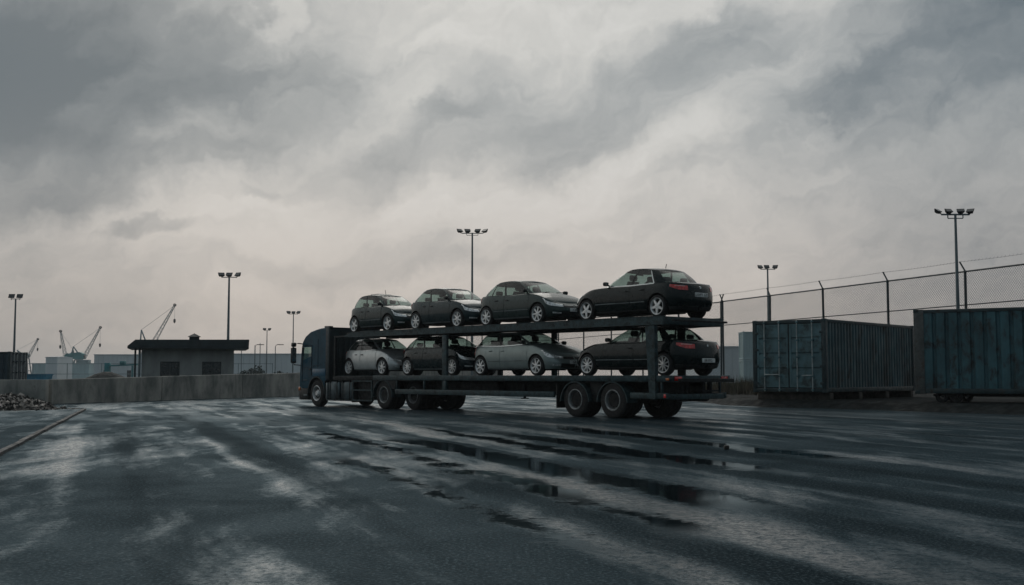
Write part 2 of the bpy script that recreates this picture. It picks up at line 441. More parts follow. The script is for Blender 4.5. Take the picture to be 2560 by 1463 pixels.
# ------------------------------------------------------------------ mesh builder
class MB:
    def __init__(self):
        self.v, self.f = [], []

    def add(self, vs, fs):
        o = len(self.v)
        self.v += [tuple(p) for p in vs]
        self.f += [tuple(i + o for i in q) for q in fs]
        return self

    def box(self, x0, x1, y0, y1, z0, z1):
        vs = [(x, y, z) for z in (z0, z1) for y in (y0, y1) for x in (x0, x1)]
        return self.add(vs, [(0, 2, 3, 1), (4, 5, 7, 6), (0, 1, 5, 4), (2, 6, 7, 3), (0, 4, 6, 2), (1, 3, 7, 5)])

    def cbox(self, x0, x1, y0, y1, z0, z1, b=0.02):
        """box with chamfered edges"""
        bm = bmesh.new()
        r = bmesh.ops.create_cube(bm, size=1)
        for q in bm.verts:
            q.co = ((x0 + x1) / 2 + q.co.x * (x1 - x0), (y0 + y1) / 2 + q.co.y * (y1 - y0), (z0 + z1) / 2 + q.co.z * (z1 - z0))
        bmesh.ops.bevel(bm, geom=bm.edges[:], offset=b, segments=2, affect='EDGES', profile=0.5)
        bm.verts.index_update()
        self.add([q.co[:] for q in bm.verts], [[q.index for q in f.verts] for f in bm.faces])
        bm.free()
        return self

    def tube(self, pts, r, n=8, cap=True):
        pts = [Vector(p) for p in pts]
        rs = r if isinstance(r, (list, tuple)) else [r] * len(pts)
        vs, fs = [], []
        for i, p in enumerate(pts):
            d = (pts[min(i + 1, len(pts) - 1)] - pts[max(i - 1, 0)]).normalized()
            a = d.orthogonal().normalized() if abs(d.z) < .95 else Vector((1, 0, 0))
            a = (a - d * a.dot(d)).normalized()
            b = d.cross(a)
            for k in range(n):
                th = 2 * PI * k / n + PI / n
                vs.append(p + (a * math.cos(th) + b * math.sin(th)) * rs[i])
        for i in range(len(pts) - 1):
            for k in range(n):
                fs.append((i * n + k, i * n + (k + 1) % n, (i + 1) * n + (k + 1) % n, (i + 1) * n + k))
        if cap:
            fs.append(tuple(range(n))[::-1])
            fs.append(tuple((len(pts) - 1) * n + k for k in range(n)))
        return self.add(vs, fs)

    def bar(self, a, b, wd, ht, up=(0, 0, 1)):
        a, b, up = Vector(a), Vector(b), Vector(up)
        d = (b - a).normalized()
        s = d.cross(up).normalized() * wd / 2
        u = s.cross(d).normalized() * ht / 2
        vs = [a - s - u, a + s - u, a + s + u, a - s + u, b - s - u, b + s - u, b + s + u, b - s + u]
        return self.add(vs, [(0, 3, 2, 1), (4, 5, 6, 7), (0, 1, 5, 4), (1, 2, 6, 5), (2, 3, 7, 6), (3, 0, 4, 7)])

    def lathe(self, prof, n=32, axis='y', c=(0, 0, 0)):
        """prof: list of (offset along the axis, radius)"""
        vs, fs = [], []
        for o, r in prof:
            for k in range(n):
                a = 2 * PI * k / n
                q = (r * math.cos(a), o, r * math.sin(a)) if axis == 'y' else (r * math.cos(a), r * math.sin(a), o)
                vs.append((q[0] + c[0], q[1] + c[1], q[2] + c[2]))
        for i in range(len(prof) - 1):
            for k in range(n):
                fs.append((i * n + k, i * n + (k + 1) % n, (i + 1) * n + (k + 1) % n, (i + 1) * n + k))
        return self.add(vs, fs)

    def grid(self, rows, flip=False):
        nr, nc = len(rows), len(rows[0])
        vs = [p for r in rows for p in r]
        fs = []
        for i in range(nr - 1):
            for j in range(nc - 1):
                q = (i * nc + j, i * nc + j + 1, (i + 1) * nc + j + 1, (i + 1) * nc + j)
                fs.append(q[::-1] if flip else q)
        return self.add(vs, fs)

    def prism(self, poly, z0, z1):
        n = len(poly)
        vs = [(x, y, z0) for x, y in poly] + [(x, y, z1) for x, y in poly]
        fs = [tuple(range(n))[::-1], tuple(range(n, 2 * n))] + [(i, (i + 1) % n, n + (i + 1) % n, n + i) for i in range(n)]
        return self.add(vs, fs)

    def mesh(self, name, mat, smooth=True, weld=1e-4, angle=38):
        me = bpy.data.meshes.new(name)
        bm = bmesh.new()
        vv = [bm.verts.new(p) for p in self.v]
        for q in self.f:
            try:
                bm.faces.new([vv[i] for i in q])
            except ValueError:
                pass
        if weld:
            bmesh.ops.remove_doubles(bm, verts=bm.verts[:], dist=weld)
        bmesh.ops.recalc_face_normals(bm, faces=bm.faces[:])
        if smooth:
            for f in bm.faces:
                f.smooth = True
            for e in bm.edges:
                if len(e.link_faces) == 2 and e.calc_face_angle(0) > R(angle):
                    e.smooth = False
        bm.to_mesh(me)
        bm.free()
        if mat:
            me.materials.append(MATS[mat] if isinstance(mat, str) else mat)
        return me

    def build(self, name, mat, parent=None, **kw):
        o = bpy.data.objects.new(name, self.mesh(name, mat, **kw))
        col.objects.link(o)
        o.parent = parent
        return o


def tag(o, label=None, cat=None, group=None, kind=None):
    for k, q in (('label', label), ('category', cat), ('group', group), ('kind', kind)):
        if q:
            o[k] = q
    return o


def empty(name, loc=(0, 0, 0), rz=0.0, label=None, cat=None, group=None):
    o = bpy.data.objects.new(name, None)
    col.objects.link(o)
    o.location = loc
    o.rotation_euler = (0, 0, rz)
    o.empty_display_size = 0.3
    return tag(o, label, cat, group)


def inst(name, me, parent, loc=(0, 0, 0), rot=(0, 0, 0)):
    o = bpy.data.objects.new(name, me)
    col.objects.link(o)
    o.parent = parent
    o.location = loc
    o.rotation_euler = rot
    return o


def copy_tree(o, parent=None):
    c = o.copy()
    col.objects.link(c)
    c.parent = parent
    for ch in list(o.children):
        copy_tree(ch, c)
    return c


def text_part(name, s, size, mat, parent, matrix):
    cu = bpy.data.curves.new(name, 'FONT')
    cu.body = s
    cu.size = size
    cu.align_x = 'CENTER'
    cu.align_y = 'CENTER'
    cu.extrude = 0.002
    cu.resolution_u = 3
    tmp = bpy.data.objects.new(name, cu)
    col.objects.link(tmp)
    bpy.context.view_layer.update()
    me = bpy.data.meshes.new_from_object(tmp.evaluated_get(bpy.context.evaluated_depsgraph_get()))
    bpy.data.objects.remove(tmp)
    me.materials.clear()
    me.materials.append(MATS[mat])
    o = bpy.data.objects.new(name, me)
    col.objects.link(o)
    o.parent = parent
    o.matrix_local = matrix
    return o


def lerp_list(pts, x):
    if x <= pts[0][0]:
        return pts[0][1]
    for (a, p), (b, q) in zip(pts, pts[1:]):
        if x <= b:
            k = (x - a) / (b - a)
            return p + (q - p) * k
    return pts[-1][1]


def smooth_list(pts, x):
    """monotone-ish cubic through points (Catmull-Rom)"""
    n = len(pts)
    if x <= pts[0][0]:
        return pts[0][1]
    if x >= pts[-1][0]:
        return pts[-1][1]
    for i in range(n - 1):
        if x <= pts[i + 1][0]:
            break
    x0, y0 = pts[i]
    x1, y1 = pts[i + 1]
    m0 = (y1 - pts[max(i - 1, 0)][1]) / (x1 - pts[max(i - 1, 0)][0]) if x1 != pts[max(i - 1, 0)][0] else 0
    j = min(i + 2, n - 1)
    m1 = (pts[j][1] - y0) / (pts[j][0] - x0)
    h = x1 - x0
    k = (x - x0) / h
    return (2 * k**3 - 3 * k**2 + 1) * y0 + (k**3 - 2 * k**2 + k) * h * m0 + (-2 * k**3 + 3 * k**2) * y1 + (k**3 - k**2) * h * m1

# ------------------------------------------------------------------ ground
tag(MB().add([(-1100, -1100, 0), (1100, -1100, 0), (1100, 1100, 0), (-1100, 1100, 0)], [(0, 1, 2, 3)]).build('ground', 'wet_asphalt', smooth=False), kind='structure')

# raised paving on the left behind a low kerb
K0, K1 = Vector((-3.2, 3.0)), Vector((-14.85, 39.9))
kd = (K1 - K0).normalized()
kn = Vector((-kd.y, kd.x))          # towards the left
pave = MB()
poly = [K0 + kn * .10, K1 + kn * .10, K1 + kn * 16, K0 + kn * 16]
pave.prism([p[:] for p in poly], -0.05, 0.035)
pv = tag(pave.build('pavement', 'wet_asphalt', smooth=False), kind='structure')
kerb = empty('kerb', (K0.x, K0.y, 0))
tag(kerb, kind='structure')
L = (K1 - K0).length
nk = int(L / 1.0)
for i in range(nk):
    a = K0 + kd * (i * L / nk + .012) - K0
    b = K0 + kd * ((i + 1) * L / nk - .012) - K0
    j = random.uniform(-.012, .012)
    jz = random.uniform(-.008, .010)
    m = MB()
    p = [a, b, b + kn * .095, a + kn * .095]
    p = [(q.x + kn.x * j, q.y + kn.y * j) for q in p]
    m.prism(p, -0.03, 0.05 + jz)
    m.build('kerb_stone', 'kerb_stone', kerb, smooth=False)

# raised dark verge on the right under the containers
vp = [(8.6, 46.5), (9.4, 43.6), (11.2, 41.6), (13.2, 38.4), (15.6, 34.6), (20.5, 31.5), (34, 30), (34, 120), (8.0, 120), (8.1, 60)]
m = MB()
inn = []
cxm, cym = 21, 75
for x, y in vp:
    d = Vector((cxm - x, cym - y)).normalized()
    inn.append((x + d.x * 1.3, y + d.y * 1.3))
rows = [[(x, y, -0.02) for x, y in vp + vp[:1]], [(x * .35 + a * .65, y * .35 + b * .65, 0.2) for (x, y), (a, b) in zip(vp + vp[:1], inn + inn[:1])], [(a, b, 0.27) for a, b in inn + inn[:1]]]
# finer wobble of the edge
fine = []
for r_i, r in enumerate(rows):
    nr = []
    for (p, q) in zip(r, r[1:]):
        steps = max(2, int((Vector(q) - Vector(p)).length / .5))
        for k in range(steps):
            z = Vector(p).lerp(Vector(q), k / steps)
            nz = noise.noise(Vector((z.x * .8, z.y * .8, 3.1))) * (.35, .25, .12)[r_i]
            nr.append((z.x + nz, z.y + nz, z.z + (0, .05, .04)[r_i] * noise.noise(Vector((z.x * 2, z.y * 2, 1)))))
    fine.append(nr + nr[:1])
n_ = min(len(r) for r in fine)


def resample(r, n):
    return [r[int(i * (len(r) - 1) / (n - 1))] for i in range(n)]


fine = [resample(r, n_) for r in fine]
m.grid(fine)
m.add([p for p in fine[2][:-1]], [tuple(range(n_ - 1))])
tag(m.build('verge_terrain', 'verge', smooth=True), kind='structure')

# ------------------------------------------------------------------ concrete boundary wall
WA, WB = Vector((-19.5, 48.1)), Vector((-1.0, 97.0))
wdir = (WB - WA).normalized()
wn = Vector((wdir.y, -wdir.x))
wall = empty('concrete_wall', (WA.x, WA.y, 0), math.atan2(wdir.y, wdir.x), 'long stained grey concrete panel wall running behind the lorry', 'wall')
LW = (WB - WA).length
joints = [0, 7.25, 14.0, 19.9, 26.5, 33, 39.5, 46, LW]


def wall_h(s):
    return 1.03 + s * .0165


for a, b in zip(joints, joints[1:]):
    m = MB()
    n = 14
    a2, b2 = a + .025, b - .025
    rows = []
    jz = random.uniform(-.015, .015)
    for yy, bev in ((-.13, 0), (-.13, 1), (-.105, 2), (.105, 2), (.13, 1), (.13, 0)):
        r = []
        for k in range(n + 1):
            s = a2 + (b2 - a2) * k / n
            h = wall_h(s) + jz
            z = {0: -.05, 1: h - .03, 2: h}[bev]
            r.append((s, yy + .008 * noise.noise(Vector((s * 1.3, z, yy))), z + .008 * noise.noise(Vector((s * 2, 5, 0)))))
        rows.append(r)
    m.grid(rows)
    for k in (0, n):
        m.add([r[k] for r in rows], [tuple(range(6))])
    m.build('panel', 'concrete', wall, smooth=True)
# the short wall that steps back behind the rubble
w2 = empty('concrete_wall', (-19.62, 47.85, 0), R(171), 'short darker concrete wall behind the rubble heap, left of the long wall', 'wall')
for a, b in ((-.18, 4.6), (4.6, 10.5)):
    m = MB()
    m.cbox(a + .03, b - .03, -.13, .13, -.05, 1.02, .02)
    m.build('panel', 'concrete', w2)

# ------------------------------------------------------------------ rubble heap
rb = MB()
RX, RY = -17.95, 39.4


def heap(x, y):
    q = ((x - RX) / 2.35) ** 2 + ((y - RY) / 1.5) ** 2
    return .035 + max(0, .56 * (1 - q)) * (0.75 + .5 * noise.noise(Vector((x * 1.3, y * 1.3, 2)))) - .02


rows = []
for i in range(41):
    rows.append([(RX - 2.6 + 5.2 * i / 40, RY - 1.8 + 3.6 * j / 28, heap(RX - 2.6 + 5.2 * i / 40, RY - 1.8 + 3.6 * j / 28) + .03 * noise.noise(Vector((i * 1.1, j * 1.3, 0)))) for j in range(29)])
rb.grid(rows)
rub_o = rb.build('rubble_heap', 'rubble_dark', smooth=False)
tag(rub_o, 'heap of broken rubble and debris on the paving at far left', 'rubble', kind='stuff')
ch, cd = MB(), MB()
for k in range(4200):
    x, y = RX + random.gauss(0, .95), RY + random.gauss(0, .62)
    if abs(x - RX) > 2.5 or abs(y - RY) > 1.6:
        continue
    z = heap(x, y)
    s = abs(random.gauss(.012, .026)) + .012
    rot = Matrix.Rotation(random.uniform(0, 6), 3, Vector((random.random(), random.random(), random.random())).normalized())
    vs = []
    for a in (-1, 1):
        for b in (-1, 1):
            for c in (-1, 1):
                q = Vector((a * s * random.uniform(.5, 1.6), b * s * random.uniform(.3, 1.1), c * s * random.uniform(.12, .6)))
                vs.append(rot @ q + Vector((x, y, z + s * .3)))
    fs = [(0, 1, 3, 2), (4, 6, 7, 5), (0, 4, 5, 1), (2, 3, 7, 6), (0, 2, 6, 4), (1, 5, 7, 3)]
    (ch if random.random() < .46 else cd).add(vs, fs)
tag(ch.build('pale_chunks', 'rubble_pale', rub_o, smooth=False, weld=0), kind='stuff')
tag(cd.build('dark_chunks', 'rubble_dark', rub_o, smooth=False, weld=0), kind='stuff')

# loose stone lying on the wet asphalt, and a scatter of grit
m = MB()
m.cbox(3.46, 3.54, 18.65, 18.74, 0, .07, .02)
tag(m.build('stone', 'rubble_dark'), 'small dark stone on the wet asphalt right of the trailer', 'stone')

# ------------------------------------------------------------------ guard house behind the wall
gh = empty('guard_house', (-18.75, 66.0, 0), R(15.5), 'low pale guard house with a dark flat overhanging roof', 'building')
m = MB()
X0, X1, D = -2.57, 2.57, 3.4
wins = [(-1.54, -.47), (.78, 1.86)]
WZ0, WZ1 = .95, 1.99
cols_ = [X0, wins[0][0], wins[0][1], wins[1][0], wins[1][1], X1]
for i in range(5):
    a, b = cols_[i], cols_[i + 1]
    if i in (1, 3):
        m.add([(a, 0, 0), (b, 0, 0), (b, 0, WZ0), (a, 0, WZ0)], [(0, 1, 2, 3)])
        m.add([(a, 0, WZ1), (b, 0, WZ1), (b, 0, 2.85), (a, 0, 2.85)], [(0, 1, 2, 3)])
        for p, q in (((a, WZ0), (b, WZ0)), ((b, WZ0), (b, WZ1)), ((b, WZ1), (a, WZ1)), ((a, WZ1), (a, WZ0))):
            m.add([(p[0], 0, p[1]), (q[0], 0, q[1]), (q[0], .14, q[1]), (p[0], .14, p[1])], [(0, 1, 2, 3)])
    else:
        m.add([(a, 0, 0), (b, 0, 0), (b, 0, 2.85), (a, 0, 2.85)], [(0, 1, 2, 3)])
for p, q in (((X0, 0), (X0, D)), ((X0, D), (X1, D)), ((X1, D), (X1, 0))):
    m.add([(p[0], p[1], 0), (q[0], q[1], 0), (q[0], q[1], 2.85), (p[0], p[1], 2.85)], [(0, 1, 2, 3)])
m.build('wall', 'render_wall', gh, smooth=False)
for a, b in wins:
    wob = MB().box(a, b, .10, .13, WZ0, WZ1).build('window', 'window_dark', gh, smooth=False)
    fr = MB()
    for q in (a, (a + b) / 2 - .02, b - .05):
        fr.box(q, q + .045, .06, .102, WZ0, WZ1)
    fr.box(a + .045, b - .05, .06, .098, WZ1 - .05, WZ1).box(a + .045, b - .05, .06, .098, WZ0, WZ0 + .05)
    fr.build('window_frame', 'frame_dark', wob, smooth=False)
rf = MB()
lo = [(-3.32, -.75), (3.38, -.75), (3.38, D + .7), (-3.32, D + .7)]
rf.add([(x, y, 2.72) for x, y in lo] + [(x, y, 2.86) for x, y in lo] + [(-2.9, -.72, 3.22), (3.40, -.72, 3.27), (3.40, D + .6, 3.27), (-2.9, D + .6, 3.22)],
       [(0, 3, 2, 1), (0, 1, 5, 4), (1, 2, 6, 5), (2, 3, 7, 6), (3, 0, 4, 7), (4, 5, 9, 8), (5, 6, 10, 9), (6, 7, 11, 10), (7, 4, 8, 11), (8, 9, 10, 11)])
roof = rf.build('roof', 'roof_sheet', gh, smooth=False)
v = MB().cbox(.03, .60, .5, 1.1, 3.2, 3.46, .015)
vent = v.build('roof_vent', 'roof_sheet', roof)
v = MB()
v.add([(-.06, .4, 3.45), (.69, .4, 3.45), (.69, 1.2, 3.45), (-.06, 1.2, 3.45), (.315, .8, 3.66)], [(0, 1, 4), (1, 2, 4), (2, 3, 4), (3, 0, 4), (0, 3, 2, 1)])
v.build('vent_cap', 'roof_sheet', roof, smooth=False)
MB().tube([(-2.68, -.12, 0), (-2.68, -.12, 2.75)], .07, 10).build('downpipe', 'mast_steel', gh)
MB().tube([(-2.9, -.4, 0), (-2.9, -.4, 2.75)], .06, 8).build('roof_post', 'cab_trim', gh)


# ------------------------------------------------------------------ floodlight masts
def mast(x, y, h, spread, heads, label, r=.09, rz=0.0, z0=0.0):
    root = empty('floodlight_mast', (x, y, z0), rz, label, 'light mast', 'floodlight masts around the yard')
    h -= z0
    MB().tube([(0, 0, 0), (0, 0, h * .5), (0, 0, h)], [r * 1.1, r * .9, r * .62], 12).build('pole', 'mast_steel', root)
    MB().cbox(-r * 2.2, r * 2.2, -r * 2.2, r * 2.2, 0, .04, .01).build('base_plate', 'mast_steel', root)
    hs = spread / 2
    cb = MB().bar((-hs * .78, 0, h - .03), (hs * .78, 0, h - .03), .06, .06)
    if len(heads) == 4:
        cb.bar((-hs * .42, 0, h - .03), (-hs * .42, 0, h - .17), .035, .035, (0, 1, 0)).bar((hs * .42, 0, h - .03), (hs * .42, 0, h - .17), .035, .035, (0, 1, 0)).bar((-hs * .42, 0, h - .18), (hs * .42, 0, h - .18), .04, .035)
    cb.build('crossbar', 'mast_steel', root)
    for px, yaw, tilt, sc in heads:
        m = MB()
        a, b, d = .24 * sc, .17 * sc, .11 * sc
        m.add([(-a, -.02, -b), (a, -.02, -b), (a, -.02, b), (-a, -.02, b), (-a * .55, d * 1.6, -b * .5), (a * .55, d * 1.6, -b * .5), (a * .55, d * 1.6, b * .5), (-a * .55, d * 1.6, b * .5)],
              [(0, 1, 5, 4), (1, 2, 6, 5), (2, 3, 7, 6), (3, 0, 4, 7), (4, 5, 6, 7), (3, 2, 1, 0)])
        m.bar((0, d, -b * .5), (0, d * .6, -b * 1.8), .04, .04, (0, 1, 0))
        o = m.build('floodlight', 'flood_body', root, smooth=False)
        o.location = (px * hs, 0, h + .20 * sc)
        o.rotation_euler = (R(tilt), 0, R(yaw))
        l = MB().box(-a * .9, a * .9, -.032, -.021, -b * .88, b * .88).build('lens', 'flood_lens', o, smooth=False)
    return root


mast(-2.95, 84, 11.75, 2.0, [(-.92, 40, -50, .95), (-.36, 14, -50, .95), (.40, -14, -50, .95), (.92, -40, -50, .95)], 'tall mast with four floodlights rising behind the upper deck cars', .10)
mast(17.47, 44.5, 7.55, 1.42, [(-.95, 40, -55, .62), (-.36, 14, -50, .62), (.30, -14, -50, .62), (.84, -40, -50, .62)], 'nearest mast with four floodlights, above the right-hand container', .075, z0=.27)
mast(21.2, 94, 10.0, 1.5, [(-.8, 25, -45, .95), (-.1, 5, -40, .95), (.85, -30, -40, .95)], 'mast with three floodlights seen beyond the fence, right of the trailer', .10)
mast(-22.2, 89, 8.9, 1.55, [(-.8, 25, -45, 1.05), (0, 0, -45, 1.05), (.85, -30, -40, 1.05)], 'mast with three floodlights rising behind the guard house roof', .11)
mast(-49.4, 113, 8.8, 1.35, [(-.6, 0, -25, 1.3), (.6, 0, -25, 1.3)], 'mast with two floodlights at the far left edge, behind the navy container', .12)
mast(-27.5, 143, 8.9, 1.45, [(-.85, 25, -45, 1.1), (0, 0, -45, 1.0), (.85, -25, -45, 1.1)], 'thin mast with three floodlights just left of the lorry cab', .085)
mast(-42.2, 196, 8.9, 1.25, [(-.7, 10, -45, 1.2), (.7, -10, -45, 1.2)], 'small distant mast with two floodlights between guard house and lorry', .10)


def street_lamp(x, y, h, arm, label):
    root = empty('street_lamp', (x, y, 0), 0, label, 'street lamp', 'distant street lamps')
    MB().tube([(0, 0, 0), (0, 0, h - .3), (.12, 0, h - .06), (.4, 0, h)], [.075, .06, .05, .045], 8).build('pole', 'mast_steel', root)
    MB().cbox(.3, .3 + arm, -.12, .12, h - .05, h + .07, .02).build('lamp_head', 'flood_body', root)


street_lamp(-40.6, 180, 6.0, 1.1, 'distant street lamp with arm, nearest to the guard house')
street_lamp(-37.4, 180, 6.0, 1.0, 'distant street lamp with arm, nearer to the lorry cab')
for x, y, h, lab in ((-42.9, 190, 6.1, 'thin bare post in the distance, left of the far street lamps'), (-37.6, 170, 5.9, 'thin bare post standing between the two far street lamps'), (-38.0, 160, 5.6, 'thin bare post rising beside the guard house roof end')):
    root = empty('bare_post', (x if h > 5.7 else -38.0, y, 0), 0, lab, 'post')
    MB().tube([(0, 0, 0), (0, 0, h)], .055, 8).build('pole', 'mast_steel', root)
    MB().lathe([(h, .055), (h + .05, .07), (h + .09, .0)], 8, 'z').build('cap', 'mast_steel', root)


# ------------------------------------------------------------------ chain link fences
def fence(P, Q, z0, ztop, zmid, bay, label, mesh_p=.125, arm=(-.30, .0)):
    P, Q = Vector(P), Vector(Q)
    L = (Q - P).length
    n = max(1, round(L / bay))
    b = L / n
    d = (Q - P).normalized()
    root = empty('chain_link_fence', (P.x, P.y, z0), math.atan2(d.y, d.x), label, 'fence')
    H = ztop - z0
    post = MB().tube([(0, 0, -.1), (0, 0, H)], .055, 10).mesh('post', 'fence_steel')
    armm = MB().tube([(0, 0, H - .02), (arm[0], arm[1], H + .38)], .035, 8).mesh('wire_arm', 'fence_steel')
    wires = MB()
    hh = H - .12
    for sgn in (1, -1):
        c = -hh
        while c < b:
            # line x = c + t (sgn 1) or x = b - (c + t)
            t0, t1 = max(0, -c), min(hh, b - c)
            if t1 > t0 + .02:
                a, e = (c + t0, t0 + .06), (c + t1, t1 + .06)
                if sgn < 0:
                    a, e = (b - a[0], a[1]), (b - e[0], e[1])
                wires.tube([(a[0], .006 * sgn, a[1]), (e[0], .006 * sgn, e[1])], .0052, 3, cap=False)
            c += mesh_p
    wm = wires.mesh('chain_link_mesh', 'fence_wire', weld=0, smooth=False)
    rail = MB().tube([(0.02, 0, H - .04), (b - .02, 0, H - .04)], .036, 8).mesh('top_rail', 'fence_steel')
    mid = MB().tube([(0.02, 0, zmid - z0), (b - .02, 0, zmid - z0)], .024, 8).mesh('mid_rail', 'fence_steel')
    wl = MB()
    for k in range(1):
        f = 1.0
        wl.tube([(arm[0] * f + q * b / 6, arm[1] * f, H + .38 * f - .03 * math.sin(PI * q / 6)) for q in range(7)], .005, 4, cap=False)
        for q in range(24):
            x = arm[0] * f + (q + .5) * b / 24
            wl.tube([(x - .02, arm[1] * f - .02, H + .38 * f - .05), (x + .02, arm[1] * f + .02, H + .38 * f + .03)], .005, 3, cap=False)
    wlm = wl.mesh('barbed_wire', 'fence_wire', weld=0, smooth=False)
    for i in range(n + 1):
        x = i * b
        po = inst('post', post, root, (x, 0, 0), (R(random.uniform(-.5, .5)), R(random.uniform(-.5, .5)), 0))
        inst('wire_arm', armm, po)
        if i < n:
            inst('chain_link_mesh', wm, root, (x, 0, 0))
            inst('top_rail', rail, root, (x, 0, 0))
            inst('mid_rail', mid, root, (x, 0, 0))
            inst('barbed_wire', wlm, root, (x, 0, 0))
    return root


fence((12.05, 64.9), (20.0, 41.4), .25, 5.45, 4.05, 5.0, 'tall chain link fence with barbed wire behind the containers')
fence((12.0, 65.4), (-4.6, 116.0), .0, 5.45, 4.05, 5.6, 'chain link fence running away behind the trailer', mesh_p=.17)


# ------------------------------------------------------------------ shipping containers
def corrug(length, height, pitch, depth, flat=.32):
    """points (s, offset) of a trapezoid corrugation"""
    pts = []
    n = int(length / pitch)
    p = length / n
    for i in range(n):
        s = i * p
        g = min(.075, p * .26)
        pts += [(s, 0), (s + p - 2 * g, 0), (s + p - 1.6 * g, -depth), (s + p - .4 * g, -depth)]
    pts.append((length, 0))
    return pts


def container(name, loc, rz, Lc, Wc, Hc, mats, label, pitch=.28, depth=.04, door_end='x0', cat='container', post_w=.16):
    """origin: low corner; length along local x, width along local y"""
    root = empty(name, loc, rz, label, cat, 'shipping containers')
    side_m, frame_m, door_m, end_m = mats
    pw = post_w
    # corner posts and rails
    for x in (0, Lc - pw):
        for y in (0, Wc - pw):
            MB().cbox(x, x + pw, y, y + pw, .0, Hc, .012).build('corner_post', end_m if x == 0 else frame_m, root)
    for y in (0.01, Wc - .13):
        MB().cbox(pw, Lc - pw, y, y + .12, .02, .19, .01).build('bottom_rail', frame_m, root)
        MB().cbox(pw, Lc - pw, y, y + .12, Hc - .13, Hc - .01, .01).build('top_rail', frame_m, root)
    for x in (.01, Lc - .15):
        MB().cbox(x, x + .14, pw, Wc - pw, .02, .17, .01).build('end_sill', frame_m, root)
        MB().cbox(x, x + .14, pw, Wc - pw, Hc - .15, Hc - .01, .01).build('end_header', frame_m, root)
    # corner castings
    for x in (-.004, Lc - .174):
        for y in (-.004, Wc - .164):
            for z in (-.004, Hc - .112):
                MB().cbox(x, x + .178, y, y + .168, z, z + .118, .012).build('corner_casting', frame_m, root)
    # corrugated sides
    pr = corrug(Lc - 2 * pw, Hc, pitch, depth)
    for y, s in ((.03, 1), (Wc - .03, -1)):
        rows = [[(pw + q, y - o * s, z) for q, o in pr] for z in (.17, Hc - .11)]
        MB().grid(rows).build('side_wall', side_m, root, smooth=False)
    MB().grid([[(pw * .6, y, Hc - .03), (Lc - pw * .6, y, Hc - .03)] for y in (pw * .6, Wc - pw * .6)]).build('roof_panel', side_m, root, smooth=False)
    MB().grid([[(pw * .6, y, .12), (Lc - pw * .6, y, .12)] for y in (pw * .6, Wc - pw * .6)]).build('floor_panel', frame_m, root, smooth=False)
    # far end
    pe = corrug(Wc - 2 * pw, Hc, pitch, depth)
    MB().grid([[(Lc - .05 + o, pw + q, z) for q, o in pe] for z in (.15, Hc - .13)]).build('end_wall', side_m, root, smooth=False)
    # doors at x = 0
    if door_end == 'x0':
        zc0, zc1 = .19, Hc - .17
        mid = Wc / 2
        for k, (a, b) in enumerate(((pw + .015, mid - .025), (mid + .025, Wc - pw - .015))):
            d = MB()
            # door leaf with recessed horizontal grooves
            zs = [zc0]
            hgt = zc1 - zc0
            prof = [(zc0, .03)]
            for g in (.30, .535, .775):
                zg = zc0 + hgt * g
                prof += [(zg - .045, .03), (zg - .03, .075), (zg + .03, .075), (zg + .045, .03)]
            prof.append((zc1, .03))
            d.grid([[(o, a + .09, z), (o, b - .09, z)] for z, o in prof])
            d.cbox(.015, .085, a, a + .09, zc0, zc1, .008).cbox(.015, .085, b - .09, b, zc0, zc1, .008)
            d.cbox(.016, .08, a + .09, b - .09, zc0, zc0 + .07, .006).cbox(.016, .08, a + .09, b - .09, zc1 - .07, zc1, .006)
            door = d.build('door', door_m, root, smooth=False)
            w_ = b - a
            for f in (.27, .74):
                y = a + w_ * f
                MB().tube([(-.03, y, .04), (-.03, y, Hc - .03)], .021, 8).build('locking_rod', 'rod', door)
                br = MB()
                for z in (.10, .62, 1.35, 2.0, Hc - .1):
                    br.cbox(-.055, .03, y - .05, y + .05, z - .03, z + .03, .006)
                br.build('rod_bracket', door_m, door)
            for f, l in ((.27, .42), (.74, .42)):
                y = a + w_ * f
                dirn = 1 if f < .5 else -1
                zz = .66 + .03 * k
                if f < .5 or k == 1:
                    MB().tube([(-.05, y, zz), (-.07, y + dirn * .08, zz), (-.07, y + dirn * l, zz - .01)], .018, 6).build('door_handle', 'rod', door)
            hx = a if k == 0 else b
            for z in (.35, 1.0, 1.65, 2.3):
                MB().cbox(-.012, .05, hx - .07, hx + .07, z - .045, z + .045, .008).build('hinge', frame_m, door)
            if k == 0 or k == 1:
                # rubber seal
                MB().box(.045, .07, (b if k == 0 else a - .024), (b + .024 if k == 0 else a), zc0, zc1).build('door_seal', 'rubber', door, smooth=False)
    else:
        MB().grid([[(.05 - o, pw + q, z) for q, o in pe] for z in (.15, Hc - .13)]).build('end_wall', side_m, root, smooth=False)
    return root


# container showing its doors: near corner (11.85, 43.0); door face runs to the left and away
a1 = R(49)
sdir = Vector((math.cos(a1), math.sin(a1)))
fdir = Vector((-math.sin(a1), math.cos(a1)))
C1 = Vector((11.84, 43.0))
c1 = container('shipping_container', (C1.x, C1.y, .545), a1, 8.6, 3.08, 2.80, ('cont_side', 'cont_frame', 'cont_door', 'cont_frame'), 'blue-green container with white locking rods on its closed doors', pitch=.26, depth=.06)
# marking plate on the right-hand door
for z, t_, s_ in ((1.62, 'NT1', .13), (1.28, '30T', .10)):
    text_part('marking', t_, s_, 'plate_ink', c1, Matrix.Translation((-.0, .62, z + .28)) @ Matrix(((0, 0, -1, 0), (-1, 0, 0, 0), (0, 1, 0, 0), (0, 0, 0, 1))))
